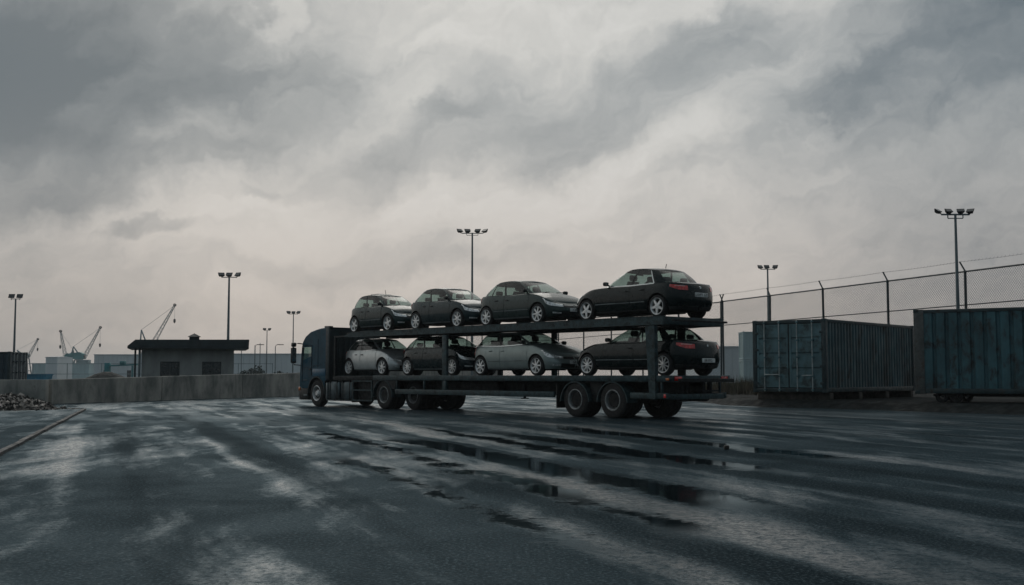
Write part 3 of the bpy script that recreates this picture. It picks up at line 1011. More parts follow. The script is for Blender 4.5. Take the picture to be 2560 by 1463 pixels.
# timber bearers under it
for k in range(4):
    p = C1 + sdir * (.3 + k * 2.6) + fdir * .0
    b = MB().cbox(0, .3, .0, 3.05, 0, .29, .02).build('timber_bearer', 'wood')
    b.location = (p.x, p.y, .25)
    b.rotation_euler = (0, 0, a1)
    tag(b, 'dark timber bearer under the container with white rods, ' + ('nearest the doors', 'second from the doors', 'third from the doors', 'farthest from the doors')[k], 'timber', 'bearers under the door container')

a2 = R(-32)
C2 = Vector((14.12, 40.0))
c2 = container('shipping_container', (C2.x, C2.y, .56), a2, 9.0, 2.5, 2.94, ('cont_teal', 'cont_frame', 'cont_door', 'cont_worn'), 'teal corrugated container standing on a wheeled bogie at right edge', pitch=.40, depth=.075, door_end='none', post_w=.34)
bog = empty('wheeled_bogie', (C2.x, C2.y, .25), a2, 'low four-wheeled bogie carrying the teal container at right', 'trolley')
MB().cbox(.5, 8.6, .5, .68, .22, .30, .01).build('frame_beam', 'trailer_dark', bog)
MB().cbox(.5, 8.6, 1.8, 1.98, .22, .30, .01).build('frame_beam', 'trailer_dark', bog)
tyr = MB().lathe([(-.11, .10), (-.11, .19), (-.09, .225), (.09, .225), (.11, .19), (.11, .10)], 24).mesh('wheel', 'tyre')
for x in (.85, 1.32, 7.2, 7.7):
    for y in (.30, 2.1):
        inst('wheel', tyr, bog, (x, y, .225))
for x in (.85, 1.32, 7.2, 7.7):
    MB().tube([(x, .3, .225), (x, 2.1, .225)], .05, 8).build('axle', 'trailer_dark', bog)

# navy container behind the wall on the left: its door end faces right
c3 = container('shipping_container', (-28.9, 68.0, .0), R(181), 6.1, 2.44, 2.56, ('cont_navy', 'cont_frame', 'cont_navy', 'cont_frame'), 'dark navy container behind the wall at the far left', pitch=.28)
# stack of containers beyond the fence, haze painted into their colour
for i, (x, y, z, L_, mt, lab) in enumerate(((21.3, 105, 0, 6.0, 'wh_teal_hazed', 'grey container tinted pale for haze beyond the fence, lower of the stack of two'), (21.3, 105, 2.62, 6.0, 'wh_teal_hazed', 'grey container tinted pale for haze beyond the fence, upper of the stack of two'))):
    container('shipping_container', (x, y, z), R(-2), L_, 2.44, 2.6, (mt, mt, mt, mt), lab, door_end='none')


# ------------------------------------------------------------------ far harbour
def lattice(m, a, b, w0, w1, n, r=.12, up=(0, 1, 0)):
    a, b = Vector(a), Vector(b)
    d = (b - a).normalized()
    s = d.cross(Vector(up)).normalized()
    u = s.cross(d).normalized()
    prev = None
    for i in range(n + 1):
        k = i / n
        c = a.lerp(b, k)
        wd = (w0 + (w1 - w0) * k) / 2
        ring = [c + s * wd + u * wd, c - s * wd + u * wd, c - s * wd - u * wd, c + s * wd - u * wd]
        if prev:
            for q in range(4):
                m.tube([prev[q], ring[q]], r, 4)
                m.tube([prev[q], ring[(q + 1) % 4]] if i % 2 else [prev[(q + 1) % 4], ring[q]], r * .6, 3)
        prev = ring


def crane(x, y, zb, tip, mast_top, hook_len, label, body=(3.2, 2.0), s=1.0, jibw=1.2):
    """harbour crane: pedestal on the quay, slewing house, A-frame, lattice jib, stay ropes, hook"""
    root = empty('harbour_crane', (x, y, 0), 0, label, 'crane', 'harbour cranes')
    m = MB()
    for sx in (-1, 1):
        for sy in (-1, 1):
            m.bar((sx * 2.2 * s, sy * 2.2 * s, 0), (sx * 1.1 * s, sy * 1.1 * s, zb), .45 * s, .45 * s)
    m.bar((-2 * s, -2.0 * s, zb * .35), (2 * s, -2.0 * s, zb * .35), .3, .3).bar((-2 * s, 2.0 * s, zb * .35), (2 * s, 2.0 * s, zb * .35), .3, .3)
    m.build('gantry', 'crane_lattice_hazed', root)
    MB().lathe([(zb - .2, 1.5 * s), (zb + .25, 1.5 * s), (zb + .25, 0)], 16, 'z').build('slewing_ring', 'crane_lattice_hazed', root)
    bw, bh = body
    sg = 1 if tip[0] > 0 else -1
    q = [(-sg * bw * .62, zb + .25), (sg * bw * .38, zb + .25), (sg * bw * .38, zb + .25 + bh * .7), (sg * bw * .1, zb + .25 + bh), (-sg * bw * .62, zb + .25 + bh * .8)]
    h_ = MB()
    vs = [(a, yy, b) for yy in (-1.2 * s, 1.2 * s) for a, b in q]
    h_.add(vs, [(0, 1, 2, 3, 4), (9, 8, 7, 6, 5)] + [(i, (i + 1) % 5, 5 + (i + 1) % 5, 5 + i) for i in range(5)])
    hs_ = h_.build('slewing_house', 'crane_green_hazed', root, smooth=False)
    MB().box(sg * bw * .385, sg * bw * .40, -.9 * s, .9 * s, zb + .7, zb + .25 + bh * .62).build('cab_window', 'window_dark', hs_, smooth=False)
    j = MB()
    lattice(j, (sg * bw * .32, 0, zb + .6), tip, jibw, .35, 14, .06 * s + .02)
    j.build('jib', 'crane_lattice_hazed', root, smooth=False)
    t = MB()
    mt = Vector(mast_top)
    for yy in (-.6, .6):
        t.tube([(mt.x, yy * .4, mt.z), (sg * bw * .18, yy, zb + .4)], .15 * s, 5)
        t.tube([(mt.x, yy * .4, mt.z), (-sg * bw * .55, yy, zb + .6)], .15 * s, 5)
    t.build('a_frame', 'crane_lattice_hazed', root)
    tp = Vector(tip)
    r = MB()
    r.tube([mt, mt.lerp(tp, .72) + Vector((0, 0, -.1)), tp], .05, 4)
    r.build('stay_rope', 'crane_lattice_hazed', root)
    hk = MB().tube([tp, tp - Vector((0, 0, hook_len))], .045, 4)
    hk.build('hoist_rope', 'crane_lattice_hazed', root)
    hz_ = tp.z - hook_len
    MB().lathe([(hz_ - 1.5, .05), (hz_ - 1.2, .35), (hz_ - .3, .42), (hz_, .1)], 8, 'z', (tp.x, 0, 0)).build('hook_block', 'flood_body', root)
    MB().lathe([(-.3, .25), (-.3, .5), (.3, .5), (.3, .25)], 10, 'y', (tp.x, 0, tp.z)).build('jib_head', 'flood_body', root)
    return root


crane(-163.4, 430, 7.0, (7.8, 0, 19.2), (-2.2, 0, 12.0), 6.0, 'dark harbour crane with its jib raised to the right, left of the guard house', (5.6, 2.6), 1.0)
crane(-167.6, 431, 7.0, (-3.4, 0, 17.8), (1.6, 0, 10.6), 5.2, 'harbour crane with its jib leaning left, beside the right-raised one', (3.6, 2.2), .9)
crane(-222.0, 520, 9.0, (5.4, 0, 17.6), (-4.0, 0, 12.6), 4.0, 'harbour crane at far left with a short jib above the navy container', (4, 2), 1.0)
crane(-122.0, 380, 9.5, (9.2, 0, 24.6), (-1.8, 0, 16.3), 4.6, 'tall thin lattice crane rising behind the guard house roof', (4, 2.2), .9, 1.35)


def shed(name, x0, x1, y0, y1, h, mat, label, cat='building', roof_mat=None, bays=8):
    root = empty(name, ((x0 + x1) / 2, y0, 0), 0, label, cat, 'buildings in the haze')
    hw, dd = (x1 - x0) / 2, y1 - y0
    m = MB()
    pts = corrug(2 * hw, h, 2 * hw / max(4, int(2 * hw / 1.2)), .12)
    m.grid([[(-hw + s, -.0 - o, z) for s, o in pts] for z in (0, h)])
    m.grid([[(-hw, y, z) for y in (0, dd)] for z in (0, h)]).grid([[(hw, y, z) for y in (0, dd)] for z in (0, h)]).grid([[(x, dd, z) for x in (-hw, hw)] for z in (0, h)])
    m.build('wall', mat, root, smooth=False)
    r = MB()
    rh = min(.5, h * .06)
    r.add([(-hw - .1, -.2, h), (hw + .1, -.2, h), (hw + .1, dd, h), (-hw - .1, dd, h), (-hw - .1, -.2, h + .18), (hw + .1, -.2, h + .18), (hw + .1, dd / 2, h + rh), (-hw - .1, dd / 2, h + rh), (hw + .1, dd, h + .18), (-hw - .1, dd, h + .18)],
          [(0, 1, 5, 4), (4, 5, 6, 7), (7, 6, 8, 9), (1, 2, 8, 6, 5), (3, 0, 4, 7, 9), (2, 3, 9, 8), (0, 3, 2, 1)])
    r.build('roof', roof_mat or mat, root, smooth=False)
    for k in range(bays):
        bx = -hw + 2 * hw * (k + .5) / bays
        wd = hw / bays * .5
        MB().box(bx - wd, bx + wd, -.09, -.03, .1, h * .38).build('door', 'frame_dark' if k % 3 == 1 else mat, root, smooth=False)
    return root


shed('warehouse', -110.0, -93.5, 300, 330, 6.5, 'wh_wall_hazed', 'long warehouse tinted pale for haze, left of the guard house')
shed('warehouse', -63.6, -34.0, 260, 300, 5.95, 'wh_wall_hazed', 'long warehouse tinted pale for haze, between guard house and lorry')
shed('warehouse', -143.2, -139.6, 350, 362, 6.6, 'wh_wall_hazed', 'small square store tinted pale for haze, in front of the left cranes', bays=1)
shed('warehouse', -160, -141, 380, 400, 5.0, 'wh_teal_hazed', 'low grey shed beside the navy container in the distance', bays=3)
shed('warehouse', 30, 47, 180, 200, 5.6, 'wh_wall_hazed', 'grey block beyond the fence right of the trailer, partly hidden', bays=3)
shed('warehouse', 40, 110, 260, 300, 5.0, 'wh_wall_hazed', 'low shed tinted pale for haze, far behind the right-hand containers', bays=6)
# moored barge with deck house
bg_ = empty('barge', (-160.4, 424, 0), 0, 'green moored barge under the left cranes', 'boat')
hb = MB()
hp = [(-7.6, 4.4), (-6.0, 5.0), (-2.0, 5.6), (3.6, 5.5), (7.2, 4.5), (6.6, 2.2), (-7.0, 2.2)]
vs = [(a, yy, b) for yy in (-2.4, 2.4) for a, b in hp]
hb.add(vs, [tuple(range(7)), tuple(range(13, 6, -1))] + [(i, (i + 1) % 7, 7 + (i + 1) % 7, 7 + i) for i in range(7)])
hb.build('hull', 'crane_green_hazed', bg_, smooth=False)
MB().cbox(-1.0, 3.2, -1.6, 1.6, 5.5, 6.9, .05).build('deck_house', 'crane_lattice_hazed', bg_)
MB().box(-8.5, 8.5, -3, 3, -.1, 2.2).build('quay_fender', 'wh_teal_hazed', bg_, smooth=False)
# blue skip and sheeted load behind the wall
sk = empty('blue_skip', (-49.7, 120, 0), 0, 'bright blue open skip behind the wall beside the navy container', 'skip')
q = [(-1.3, 1.25), (1.05, 1.25), (.75, 0), (-1.0, 0)]
s_ = MB()
vs = [(a, yy, b) for yy in (-.9, .9) for a, b in q]
s_.add(vs, [(0, 1, 2, 3), (7, 6, 5, 4), (0, 3, 7, 4), (1, 5, 6, 2), (2, 6, 7, 3)])
s_.build('body', 'blue_sheet', sk, smooth=False)
MB().bar((-1.35, -.92, 1.27), (1.1, -.92, 1.27), .08, .08).bar((-1.35, .92, 1.27), (1.1, .92, 1.27), .08, .08).build('rim', 'blue_sheet', sk)
for k in range(3):
    MB().box(-.8 + k * .65, -.72 + k * .65, -.95, -.90, .12, 1.22).build('rib', 'blue_sheet', sk, smooth=False)
# dark pile with conveyor behind it
pl = MB()
rows = []
for i in range(25):
    r = []
    for j in range(9):
        x = -3.0 + 6 * i / 24
        y = -2 + 4 * j / 8
        hh = max(0, 1.78 * (1 - (abs(x + .2) / 3.0) ** 1.6) * (1 - (y / 2.05) ** 2)) ** .8 + .06 * noise.noise(Vector((x * 3, y * 3, 0)))
        r.append((x, y, hh * .98))
    rows.append(r)
pl.grid(rows)
po = pl.build('spoil_mound', 'earth_dark', smooth=False)
po.location = (-38.9, 110, 0)
tag(po, 'long dark spoil mound behind the wall left of the guard house', 'mound')
cv = empty('conveyor', (-48.0, 140, 0), 0, 'teal conveyor with a raised belt behind the spoil mound', 'conveyor')
MB().bar((-1.5, 0, 2.35), (2.0, 0, 2.5), .5, .18).build('belt_frame', 'crane_green_hazed', cv)
MB().cbox(-1.95, -1.35, -.35, .35, .9, 2.7, .04).build('hopper', 'teal_sheet', cv)
MB().cbox(-.1, .55, -.35, .35, 2.5, 2.95, .1).build('drive_motor', 'crane_green_hazed', cv)
for x in (-1.6, 1.4):
    MB().bar((x, -.2, 0), (x, -.2, 2.35), .1, .1, (0, 1, 0)).bar((x, .2, 0), (x, .2, 2.35), .1, .1, (0, 1, 0)).build('leg', 'crane_green_hazed', cv)
# low quay fence far left: posts and rail
qf = empty('quay_fence', (-66, 200, 0), 0, 'thin post-and-rail fence in the distance above the wall', 'fence')
for k in range(9):
    MB().tube([(-24 + k * 6, 0, 0), (-24 + k * 6, 0, 3.3)], .07, 6).build('post', 'crane_lattice_hazed', qf)
for z in (1.4, 3.2):
    MB().bar((-24, 0, z), (24, 0, z), .07, .09).build('rail', 'crane_lattice_hazed', qf)


# far trees, bushes and grass
def leaf_cloud(m, c, rx, ry, rz, n, s):
    for _ in range(n):
        a = Vector((random.gauss(0, 1), random.gauss(0, 1), random.gauss(0, 1))).normalized() * random.uniform(.35, 1) ** .5
        p = Vector((c[0] + a.x * rx, c[1] + a.y * ry, c[2] + a.z * rz))
        q = Vector((random.uniform(-1, 1), random.uniform(-1, 1), random.uniform(-1, 1))).normalized()
        r = q.orthogonal().normalized()
        k = s * random.uniform(.5, 1.4)
        m.add([p - q * k, p + r * k * .6, p + q * k, p - r * k * .6], [(0, 1, 2, 3)])


def bush(x, y, h, wd, label, n=500):
    root = empty('bush', (x, y, 0), 0, label, 'bush', 'bushes at the edge of the yard')
    m = MB()
    for k in range(5):
        m.tube([(0, 0, 0), (random.uniform(-.2, .2) * wd, random.uniform(-.2, .2), h * .5), (random.uniform(-.5, .5) * wd, random.uniform(-.3, .3), h * .85)], [.05, .035, .01], 5)
    m.build('stem', 'wood', root)
    f = MB()
    for k in range(7):
        leaf_cloud(f, (random.uniform(-.6, .6) * wd, random.uniform(-.4, .4) * wd, h * random.uniform(.3, .8)), wd * .4, wd * .35, h * .3, n // 7, .07 + h * .035)
    f.build('foliage', 'leaf_far', root, smooth=False, weld=0)


bush(-36.2, 160, 2.5, 2.2, 'rounded bush in the haze above the wall, left of the cab', 600)
bush(-33.0, 165, 2.0, 2.0, 'low bush in the haze just left of the cab', 400)

g = MB()
for _ in range(5200):
    t = random.random()
    if random.random() < .8:
        bx = 11.0 + random.gauss(0, 1.2) + t * 3.2
        by = 62.5 - t * 8 + random.gauss(0, 1.4)
    else:
        bx, by = random.uniform(9, 16), random.uniform(56, 66)
    h = random.uniform(.25, .95) * (0.6 + .6 * noise.noise(Vector((bx * .7, by * .7, 0))) + .3)
    a = random.uniform(0, PI)
    ln = random.uniform(-.25, .25)
    wdt = .022
    g.add([(bx - wdt * math.cos(a), by - wdt * math.sin(a), .24), (bx + wdt * math.cos(a), by + wdt * math.sin(a), .24), (bx + ln, by + ln * .4, .24 + h)], [(0, 1, 2)])
tag(g.build('dry_grass', 'grass_dry', smooth=False, weld=0), 'dry brown grass along the foot of the fence', 'grass', kind='stuff')

# ------------------------------------------------------------------ car transporter: shared frame
P2 = Vector((-7.640, 44.465, 0))
TA = R(-49.791)
TD = Vector((math.cos(TA), math.sin(TA), 0))     # from cab to trailer rear
TN = Vector((-TD.y, TD.x, 0))                    # away from the viewer


def truck_wheel_meshes():
    ty = MB().lathe([(-.15, .30), (-.155, .40), (-.145, .47), (-.12, .505), (-.10, .515), (-.095, .505), (-.07, .505), (-.065, .515), (-.015, .515), (-.01, .505), (.01, .505), (.015, .515), (.065, .515), (.07, .505), (.095, .505), (.10, .515), (.12, .505), (.145, .47), (.155, .40), (.15, .30)], 40).mesh('tyre', 'tyre', angle=50)
    def rimmesh(mat, deep, face):
        m = MB()
        m.lathe([(-.15, .262), (-.165, .285), (-.155, .302), (-.13, .29), (-.12, .265), (-.12 + deep, .245), (-.12 + deep + .015, .20), (-.12 + deep - face, .13), (-.12 + deep - face - .02, .10), (-.12 + deep - face - .05, .085), (-.12 + deep - face - .05, 0)], 36)
        return m.mesh('rim', mat)
    def holes(y, r, n, s):
        m = MB()
        for k in range(n):
            a = 2 * PI * (k + .5) / n
            m.lathe([(y - .012, s), (y - .012, 0)], 10, 'y', (r * math.cos(a), 0, r * math.sin(a)))
            m.lathe([(y - .013, s), (y + .01, s)], 10, 'y', (r * math.cos(a), 0, r * math.sin(a)))
        return m.mesh('hand_hole', 'under_black')
    def nuts(y, r, n):
        m = MB()
        for k in range(n):
            a = 2 * PI * k / n
            m.lathe([(y, .014), (y - .035, .013), (y - .038, 0)], 6, 'y', (r * math.cos(a), 0, r * math.sin(a)))
        return m.mesh('wheel_nuts', 'galv')
    hub = MB().lathe([(-.10, .0), (-.10, .2), (.12, .2), (.12, 0)], 20).mesh('wheel', 'under_black')
    return dict(tyre=ty, hub=hub, front=rimmesh('alloy', .06, .05), rear=rimmesh('steel_rim', .15, .04), fh=holes(-.058, .2, 10, .028), rh=holes(.032, .185, 8, .03), fn=nuts(-.10, .115, 10), rn=nuts(-.02, .10, 8))


TW = truck_wheel_meshes()


def truck_wheel(parent, u, v, kind, side=1, rad=1.0):
    wv = inst('wheel', TW['hub'], parent, (u, v, .505 * rad), (0, 0, 0 if side > 0 else PI))
    wv.scale = (rad, 1, rad)
    wv.rotation_euler[1] = random.uniform(0, 6)
    inst('tyre', TW['tyre'], wv)
    inst('rim', TW[kind], wv)
    inst('hand_hole', TW['fh' if kind == 'front' else 'rh'], wv)
    inst('wheel_nuts', TW['fn' if kind == 'front' else 'rn'], wv)
    return wv


def arch(u, v0, v1, r, a0, a1, th, mat, parent, name='mudguard', zc=.5, n=18):
    m = MB()
    rows = []
    for rr, v in ((r, v0), (r + th, v0), (r + th, v1), (r, v1), (r, v0)):
        rows.append([(u - rr * math.cos(a0 + (a1 - a0) * k / n), v, zc + rr * math.sin(a0 + (a1 - a0) * k / n)) for k in range(n + 1)])
    m.grid(rows)
    for k in (0, n):
        m.add([r_[k] for r_ in rows[:4]], [(0, 1, 2, 3)])
    return m.build(name, mat, parent)


# ------------------------------------------------------------------ lorry (tractor unit)
tk = empty('lorry', P2, TA, 'dark teal lorry cab and chassis pulling the car trailer', 'lorry')
PROF = [(-1.25, .70), (-1.30, .95), (-1.31, 1.25), (-1.28, 1.62), (-1.17, 2.34), (-1.09, 2.54), (-.88, 2.75), (-.50, 2.92), (0, 3.01), (.40, 3.05), (.74, 3.06)]


def inset(p, k):
    c = (-.2, 1.8)
    return (p[0] + (c[0] - p[0]) * k, p[1] + (c[1] - p[1]) * k)


vv = [(.02, .030), (.045, .012), (.09, 0), (.15, 0), (2.35, 0), (2.41, 0), (2.455, .012), (2.48, .030)]
shell = MB()
for i in range(len(PROF) - 1):
    for j in range(len(vv) - 1):
        if i == 3 and j == 3:
            continue
        q = []
        for (pi, jj) in ((i, j), (i + 1, j), (i + 1, j + 1), (i, j + 1)):
            a = inset(PROF[pi], vv[jj][1])
            q.append((a[0], vv[jj][0], a[1]))
        shell.add(q, [(0, 1, 2, 3)])


def cab_hi(u):
    return lerp_list([inset(p, .03) for p in PROF[2:]], u)


def cab_lo(u):
    if u < -.62:
        return .70
    if u < .62:
        return max(.70, .52 + math.sqrt(max(0, .64**2 - u * u)))
    return 1.0


us = sorted(set([-1.27, -1.2, -1.12, -1.06, -1.04, -.9, -.75, -.621, -.619, -.6, -.55, -.48, -.42, -.36, -.25, -.12, 0, .12, .25, .36, .48, .55, .6, .619, .621, .72]))
for v, fl in ((.02, 0), (2.48, 1)):
    for a, b in zip(us, us[1:]):
        wl = lambda u: 1.80 + (u + 1.04) * .24
        if -1.045 <= a and b <= -.415:
            for lo_, hi_ in ((cab_lo, wl), (lambda u: 2.31, cab_hi)):
                shell.add([(a, v, lo_(a)), (b, v, lo_(b)), (b, v, hi_(b)), (a, v, hi_(a))], [(0, 1, 2, 3)])
        else:
            shell.add([(a, v, cab_lo(a)), (b, v, cab_lo(b)), (b, v, cab_hi(b)), (a, v, cab_hi(a))], [(0, 1, 2, 3)])
cab = shell.build('cab', 'cab_paint', tk, angle=30)
MB().box(.70, .745, .05, 2.45, 1.0, 3.0).build('cab_back_wall', 'cab_trim', tk, smooth=False)
for k in range(9):
    MB().cbox(.745, .785, .35 + k * .22, .40 + k * .22, 1.15, 2.7, .008).build('back_rib', 'cab_trim', cab)
MB().cbox(.70, .95, .0, .06, 1.05, 3.10, .015).build('side_deflector', 'cab_trim', tk)
MB().box(-1.2, .7, .06, 2.44, .95, 1.02).build('cab_floor', 'under_black', tk, smooth=False)
for v in (.02, 2.48):
    MB().add([(-1.04, v + .004, 1.80), (-.415, v + .004, 1.95), (-.415, v + .004, 2.31), (-1.04, v + .004, 2.31)], [(0, 1, 2, 3)]).build('side_window', GLASS, cab, smooth=False)
ws = MB()
a, b = PROF[3], PROF[4]
ws.add([(a[0] + .004, .15, a[1]), (a[0] + .004, 2.35, a[1]), (b[0] + .004, 2.35, b[1]), (b[0] + .004, .15, b[1])], [(0, 1, 2, 3)])
ws.build('windscreen', GLASS, cab, smooth=False)
d_ = MB().cbox(-1.22, -.85, .1, 2.4, 1.3, 1.6, .05)
d_.build('dashboard', 'cloth_dark', cab)
for v in (.55, 1.75):
    s_ = MB().cbox(-.35, .15, v - .25, v + .25, 1.02, 1.5, .06).cbox(.02, .2, v - .24, v + .24, 1.45, 2.25, .06)
    s_.build('seat', 'cloth_dark', cab)
# door outline, step line and handle
dr = MB()
dr.cbox(-1.10, -1.085, .004, .025, .95, 2.38, .003).cbox(-.37, -.355, .004, .025, 1.2, 2.38, .003)
dr.cbox(-1.085, -.37, .004, .025, 2.37, 2.385, .003)
dr.build('door_seam', 'under_black', cab)
MB().bar((-.95, .012, 1.50), (.3, .012, 1.64), .025, .022).build('side_crease', 'cab_paint', cab)
MB().cbox(-.30, .66, .004, .03, 1.18, 1.46, .012).build('side_panel', 'cab_blue', cab)
MB().box(.10, .112, .012, .021, 1.05, 2.62).build('panel_seam', 'under_black', cab, smooth=False)
MB().bar((-1.0, .006, 1.02), (-.66, .006, 1.02), .02, .02).build('lower_crease', 'galv', cab)
MB().cbox(-.56, -.42, -.012, .02, 1.42, 1.47, .008).build('door_handle', 'black_plastic', cab)
arch(0, .0, .34, .60, R(-2), R(182), .045, 'cab_trim', tk, 'wheel_arch', .52)
bp = MB().cbox(-1.34, -.66, .02, 2.48, .24, .70, .05)
bmp = bp.build('bumper', 'black_plastic', tk)
MB().cbox(-1.36, -1.22, .0, .05, .60, .74, .012).build('indicator_lamp', 'lamp_amber', tk)
MB().cbox(-1.352, -1.30, .2, .6, .42, .58, .01).build('headlamp', 'lamp_clear', bmp)
MB().cbox(-1.352, -1.30, 1.9, 2.3, .42, .58, .01).build('headlamp', 'lamp_clear', bmp)
MB().cbox(-.95, -.66, -.0, .06, .38, .46, .01).build('step', 'galv', bmp)
# mirror on its arm
mr = MB().tube([(-1.10, .06, 2.44), (-1.18, -.12, 2.47), (-1.30, -.22, 2.44), (-1.33, -.24, 2.30)], .022, 8)
mr.tube([(-1.26, .04, 1.60), (-1.33, -.22, 1.62), (-1.33, -.24, 1.75)], .02, 8)
mo = mr.build('mirror_arm', 'black_plastic', tk)
MB().cbox(-1.39, -1.27, -.36, -.14, 1.68, 2.30, .035).build('mirror', 'black_plastic', mo)
MB().box(-1.268, -1.264, -.34, -.16, 1.75, 2.24).build('mirror_glass', 'chrome', mo, smooth=False)
MB().cbox(-1.40, -1.24, -.34, -.16, 2.33, 2.50, .04).build('kerb_mirror', 'black_plastic', mo)
# horns / beacon bar hint on the roof
MB().cbox(.50, .72, .05, .32, 3.03, 3.11, .02).build('roof_marker', 'cab_trim', tk)
# chassis, tanks, lockers
for v in (.80, 1.62):
    MB().cbox(-.9, 6.6, v, v + .09, .55, .85, .01).build('chassis_rail', 'trailer_dark', tk)
for a, b in ((.80, 1.62), (1.72, 2.52)):
    t_ = MB().cbox(a, b, .06, .70, .28, .98, .09).build('fuel_tank', 'tank_alloy', tk)
    for x in (a + .14, b - .18):
        MB().cbox(x, x + .045, .045, .71, .27, .99, .01).build('tank_strap', 'trailer_dark', t_)
    MB().lathe([(.98, .06), (1.03, .06), (1.03, 0)], 14, 'z', ((a + b) / 2, .35, 0)).build('filler_cap', 'galv', t_)
MB().cbox(.66, .78, .04, .3, .30, .92, .02).build('air_dryer', 'galv', tk)
lk = MB().cbox(2.72, 3.84, .20, .72, .30, 1.0, .02).build('locker', 'trailer_dark', tk)
fr = MB()
fr.bar((2.64, .04, .26), (2.64, .04, 1.0), .05, .05, (0, 1, 0)).bar((3.90, .04, .26), (3.90, .04, 1.0), .05, .05, (0, 1, 0))
for z in (.28, .66, .99):
    fr.bar((2.61, .04, z), (3.93, .04, z), .05, .045)
fr.build('locker_frame', 'trailer_steel', tk)
MB().cbox(2.56, 2.62, .02, .7, .2, 1.0, .01).build('side_plate', 'trailer_dark', tk)
MB().bar((.75, .06, .26), (2.6, .06, .26), .06, .05).build('side_guard', 'tank_alloy', tk)
truck_wheel(tk, 0, .19, 'front', 1)
truck_wheel(tk, 0, 2.31, 'front', -1)
for u in (4.62, 5.92):
    if u < 5:
        truck_wheel(tk, u, .22, 'rear', 1)
    truck_wheel(tk, u, .58, 'rear', 1)
    truck_wheel(tk, u, 1.92, 'rear', -1)
    truck_wheel(tk, u, 2.28, 'rear', -1)
    MB().tube([(u, .5, .5), (u, 2.0, .5)], .11, 10).build('axle', 'trailer_dark', tk)
MB().tube([(0, .4, .5), (0, 2.1, .5)], .07, 10).build('axle', 'trailer_dark', tk)
MB().cbox(4.6, 5.9, .75, 1.75, .86, 1.0, .02).build('fifth_wheel_plate', 'trailer_dark', tk)

# ------------------------------------------------------------------ two-deck car trailer
tr = empty('car_trailer', P2 + TD * 10, TA, 'two-deck steel car trailer loaded with eight cars', 'trailer')
ST, DK = 'trailer_steel', 'trailer_dark'


def tb(name, mat, *boxes, b=.012, parent=None):
    m = MB()
    for q in boxes:
        m.cbox(*q, b)
    return m.build(name, mat, parent or tr)


UE, LE = 18.12, 18.36          # rear ends of the upper and lower deck
# lower deck
for v in (0, 2.38):
    tb('side_beam', ST, (4.0, LE, v, v + .12, 1.03, 1.20))
    tb('neck_beam', DK, (1.2, 3.99, v + .02, v + .12, 1.02, 1.17))
for v0, v1 in ((.125, .95), (1.55, 2.375)):
    n = 12
    for k in range(n):
        a = 1.2 + (LE - 1.2) * k / n
        b = 1.2 + (LE - 1.2) * (k + 1) / n
        tb('deck_plate', ST, (a + .008, b - .008, v0, v1, 1.12, 1.185), b=.006)
for k in range(15):
    u = 1.3 + k * 1.23
    tb('cross_member', DK, (u, u + .1, .13, 2.37, 1.02, 1.115))
# lower side rails with uprights
for v in (0.005, 2.405):
    tb('side_rail', ST, (5.42, 13.74, v, v + .09, .55, .72))
    tb('side_rail', ST, (16.88, 18.24, v, v + .09, .57, .73))
    for u in (5.45, 7.10, 8.24, 18.0):
        tb('rail_upright', ST, (u, u + (.06 if u != 8.24 else .14), v + .012, v + .075, .725, 1.025))
# upper deck
for v in (0, 2.38):
    m = MB()
    vs = []
    for y in (v, v + .12):
        vs += [(1.95, y, 2.66), (2.5, y, 2.80), (UE, y, 2.80), (UE, y, 2.575), (9.0, y, 2.60), (2.4, y, 2.625)]
    m.add(vs, [(0, 1, 2, 3, 4, 5), (11, 10, 9, 8, 7, 6)] + [(i, (i + 1) % 6, 6 + (i + 1) % 6, 6 + i) for i in range(6)])
    m.build('upper_side_beam', ST, tr, smooth=False)
    tb('beam_flange', ST, (2.5, UE, v - .015, v + .135, 2.802, 2.815), b=.004)
for v0, v1 in ((.125, .98), (1.52, 2.375)):
    n = 12
    for k in range(n):
        a = 2.0 + (UE - 2.0) * k / n
        b = 2.0 + (UE - 2.0) * (k + 1) / n
        tb('upper_deck_plate', DK, (a + .008, b - .008, v0, v1, 2.715, 2.785), b=.006)
for k in range(14):
    u = 2.2 + k * 1.24
    tb('upper_cross_member', DK, (u, u + .09, .13, 2.37, 2.655, 2.712))
tb('upper_rear_beam', ST, (UE - .10, UE + .002, .122, 2.378, 2.580, 2.798))
tb('rear_beam', ST, (LE - .10, LE + .002, .122, 2.378, 1.035, 1.198))
# posts that carry the upper deck
pm = MB()
tb('deck_post', ST, (8.15, 8.40, .03, .13, .72, 2.555), b=.015)
m = MB()
m.add([(17.50, -.03, 2.56), (17.84, -.03, 2.56), (17.86, -.03, .56), (17.64, -.03, .56), (17.50, .10, 2.56), (17.84, .10, 2.56), (17.86, .10, .56), (17.64, .10, .56)], [(0, 1, 2, 3), (7, 6, 5, 4), (0, 4, 5, 1), (1, 5, 6, 2), (2, 6, 7, 3), (3, 7, 4, 0)])
m.build('deck_post', ST, tr, smooth=False)
for u, wd in ((8.2, .22), (11.0, .22), (16.5, .26)):
    tb('deck_post', DK if u > 16 else ST, (u, u + wd, 2.395, 2.49, 1.2, 2.6), b=.015)
for u in (2.6,):
    for v in (.02, 2.40):
        tb('front_post', DK, (1.22, 1.34, v + .02, v + .10, 1.175, 2.70), (1.345, 2.05, v + .025, v + .095, 2.63, 2.69), b=.012)
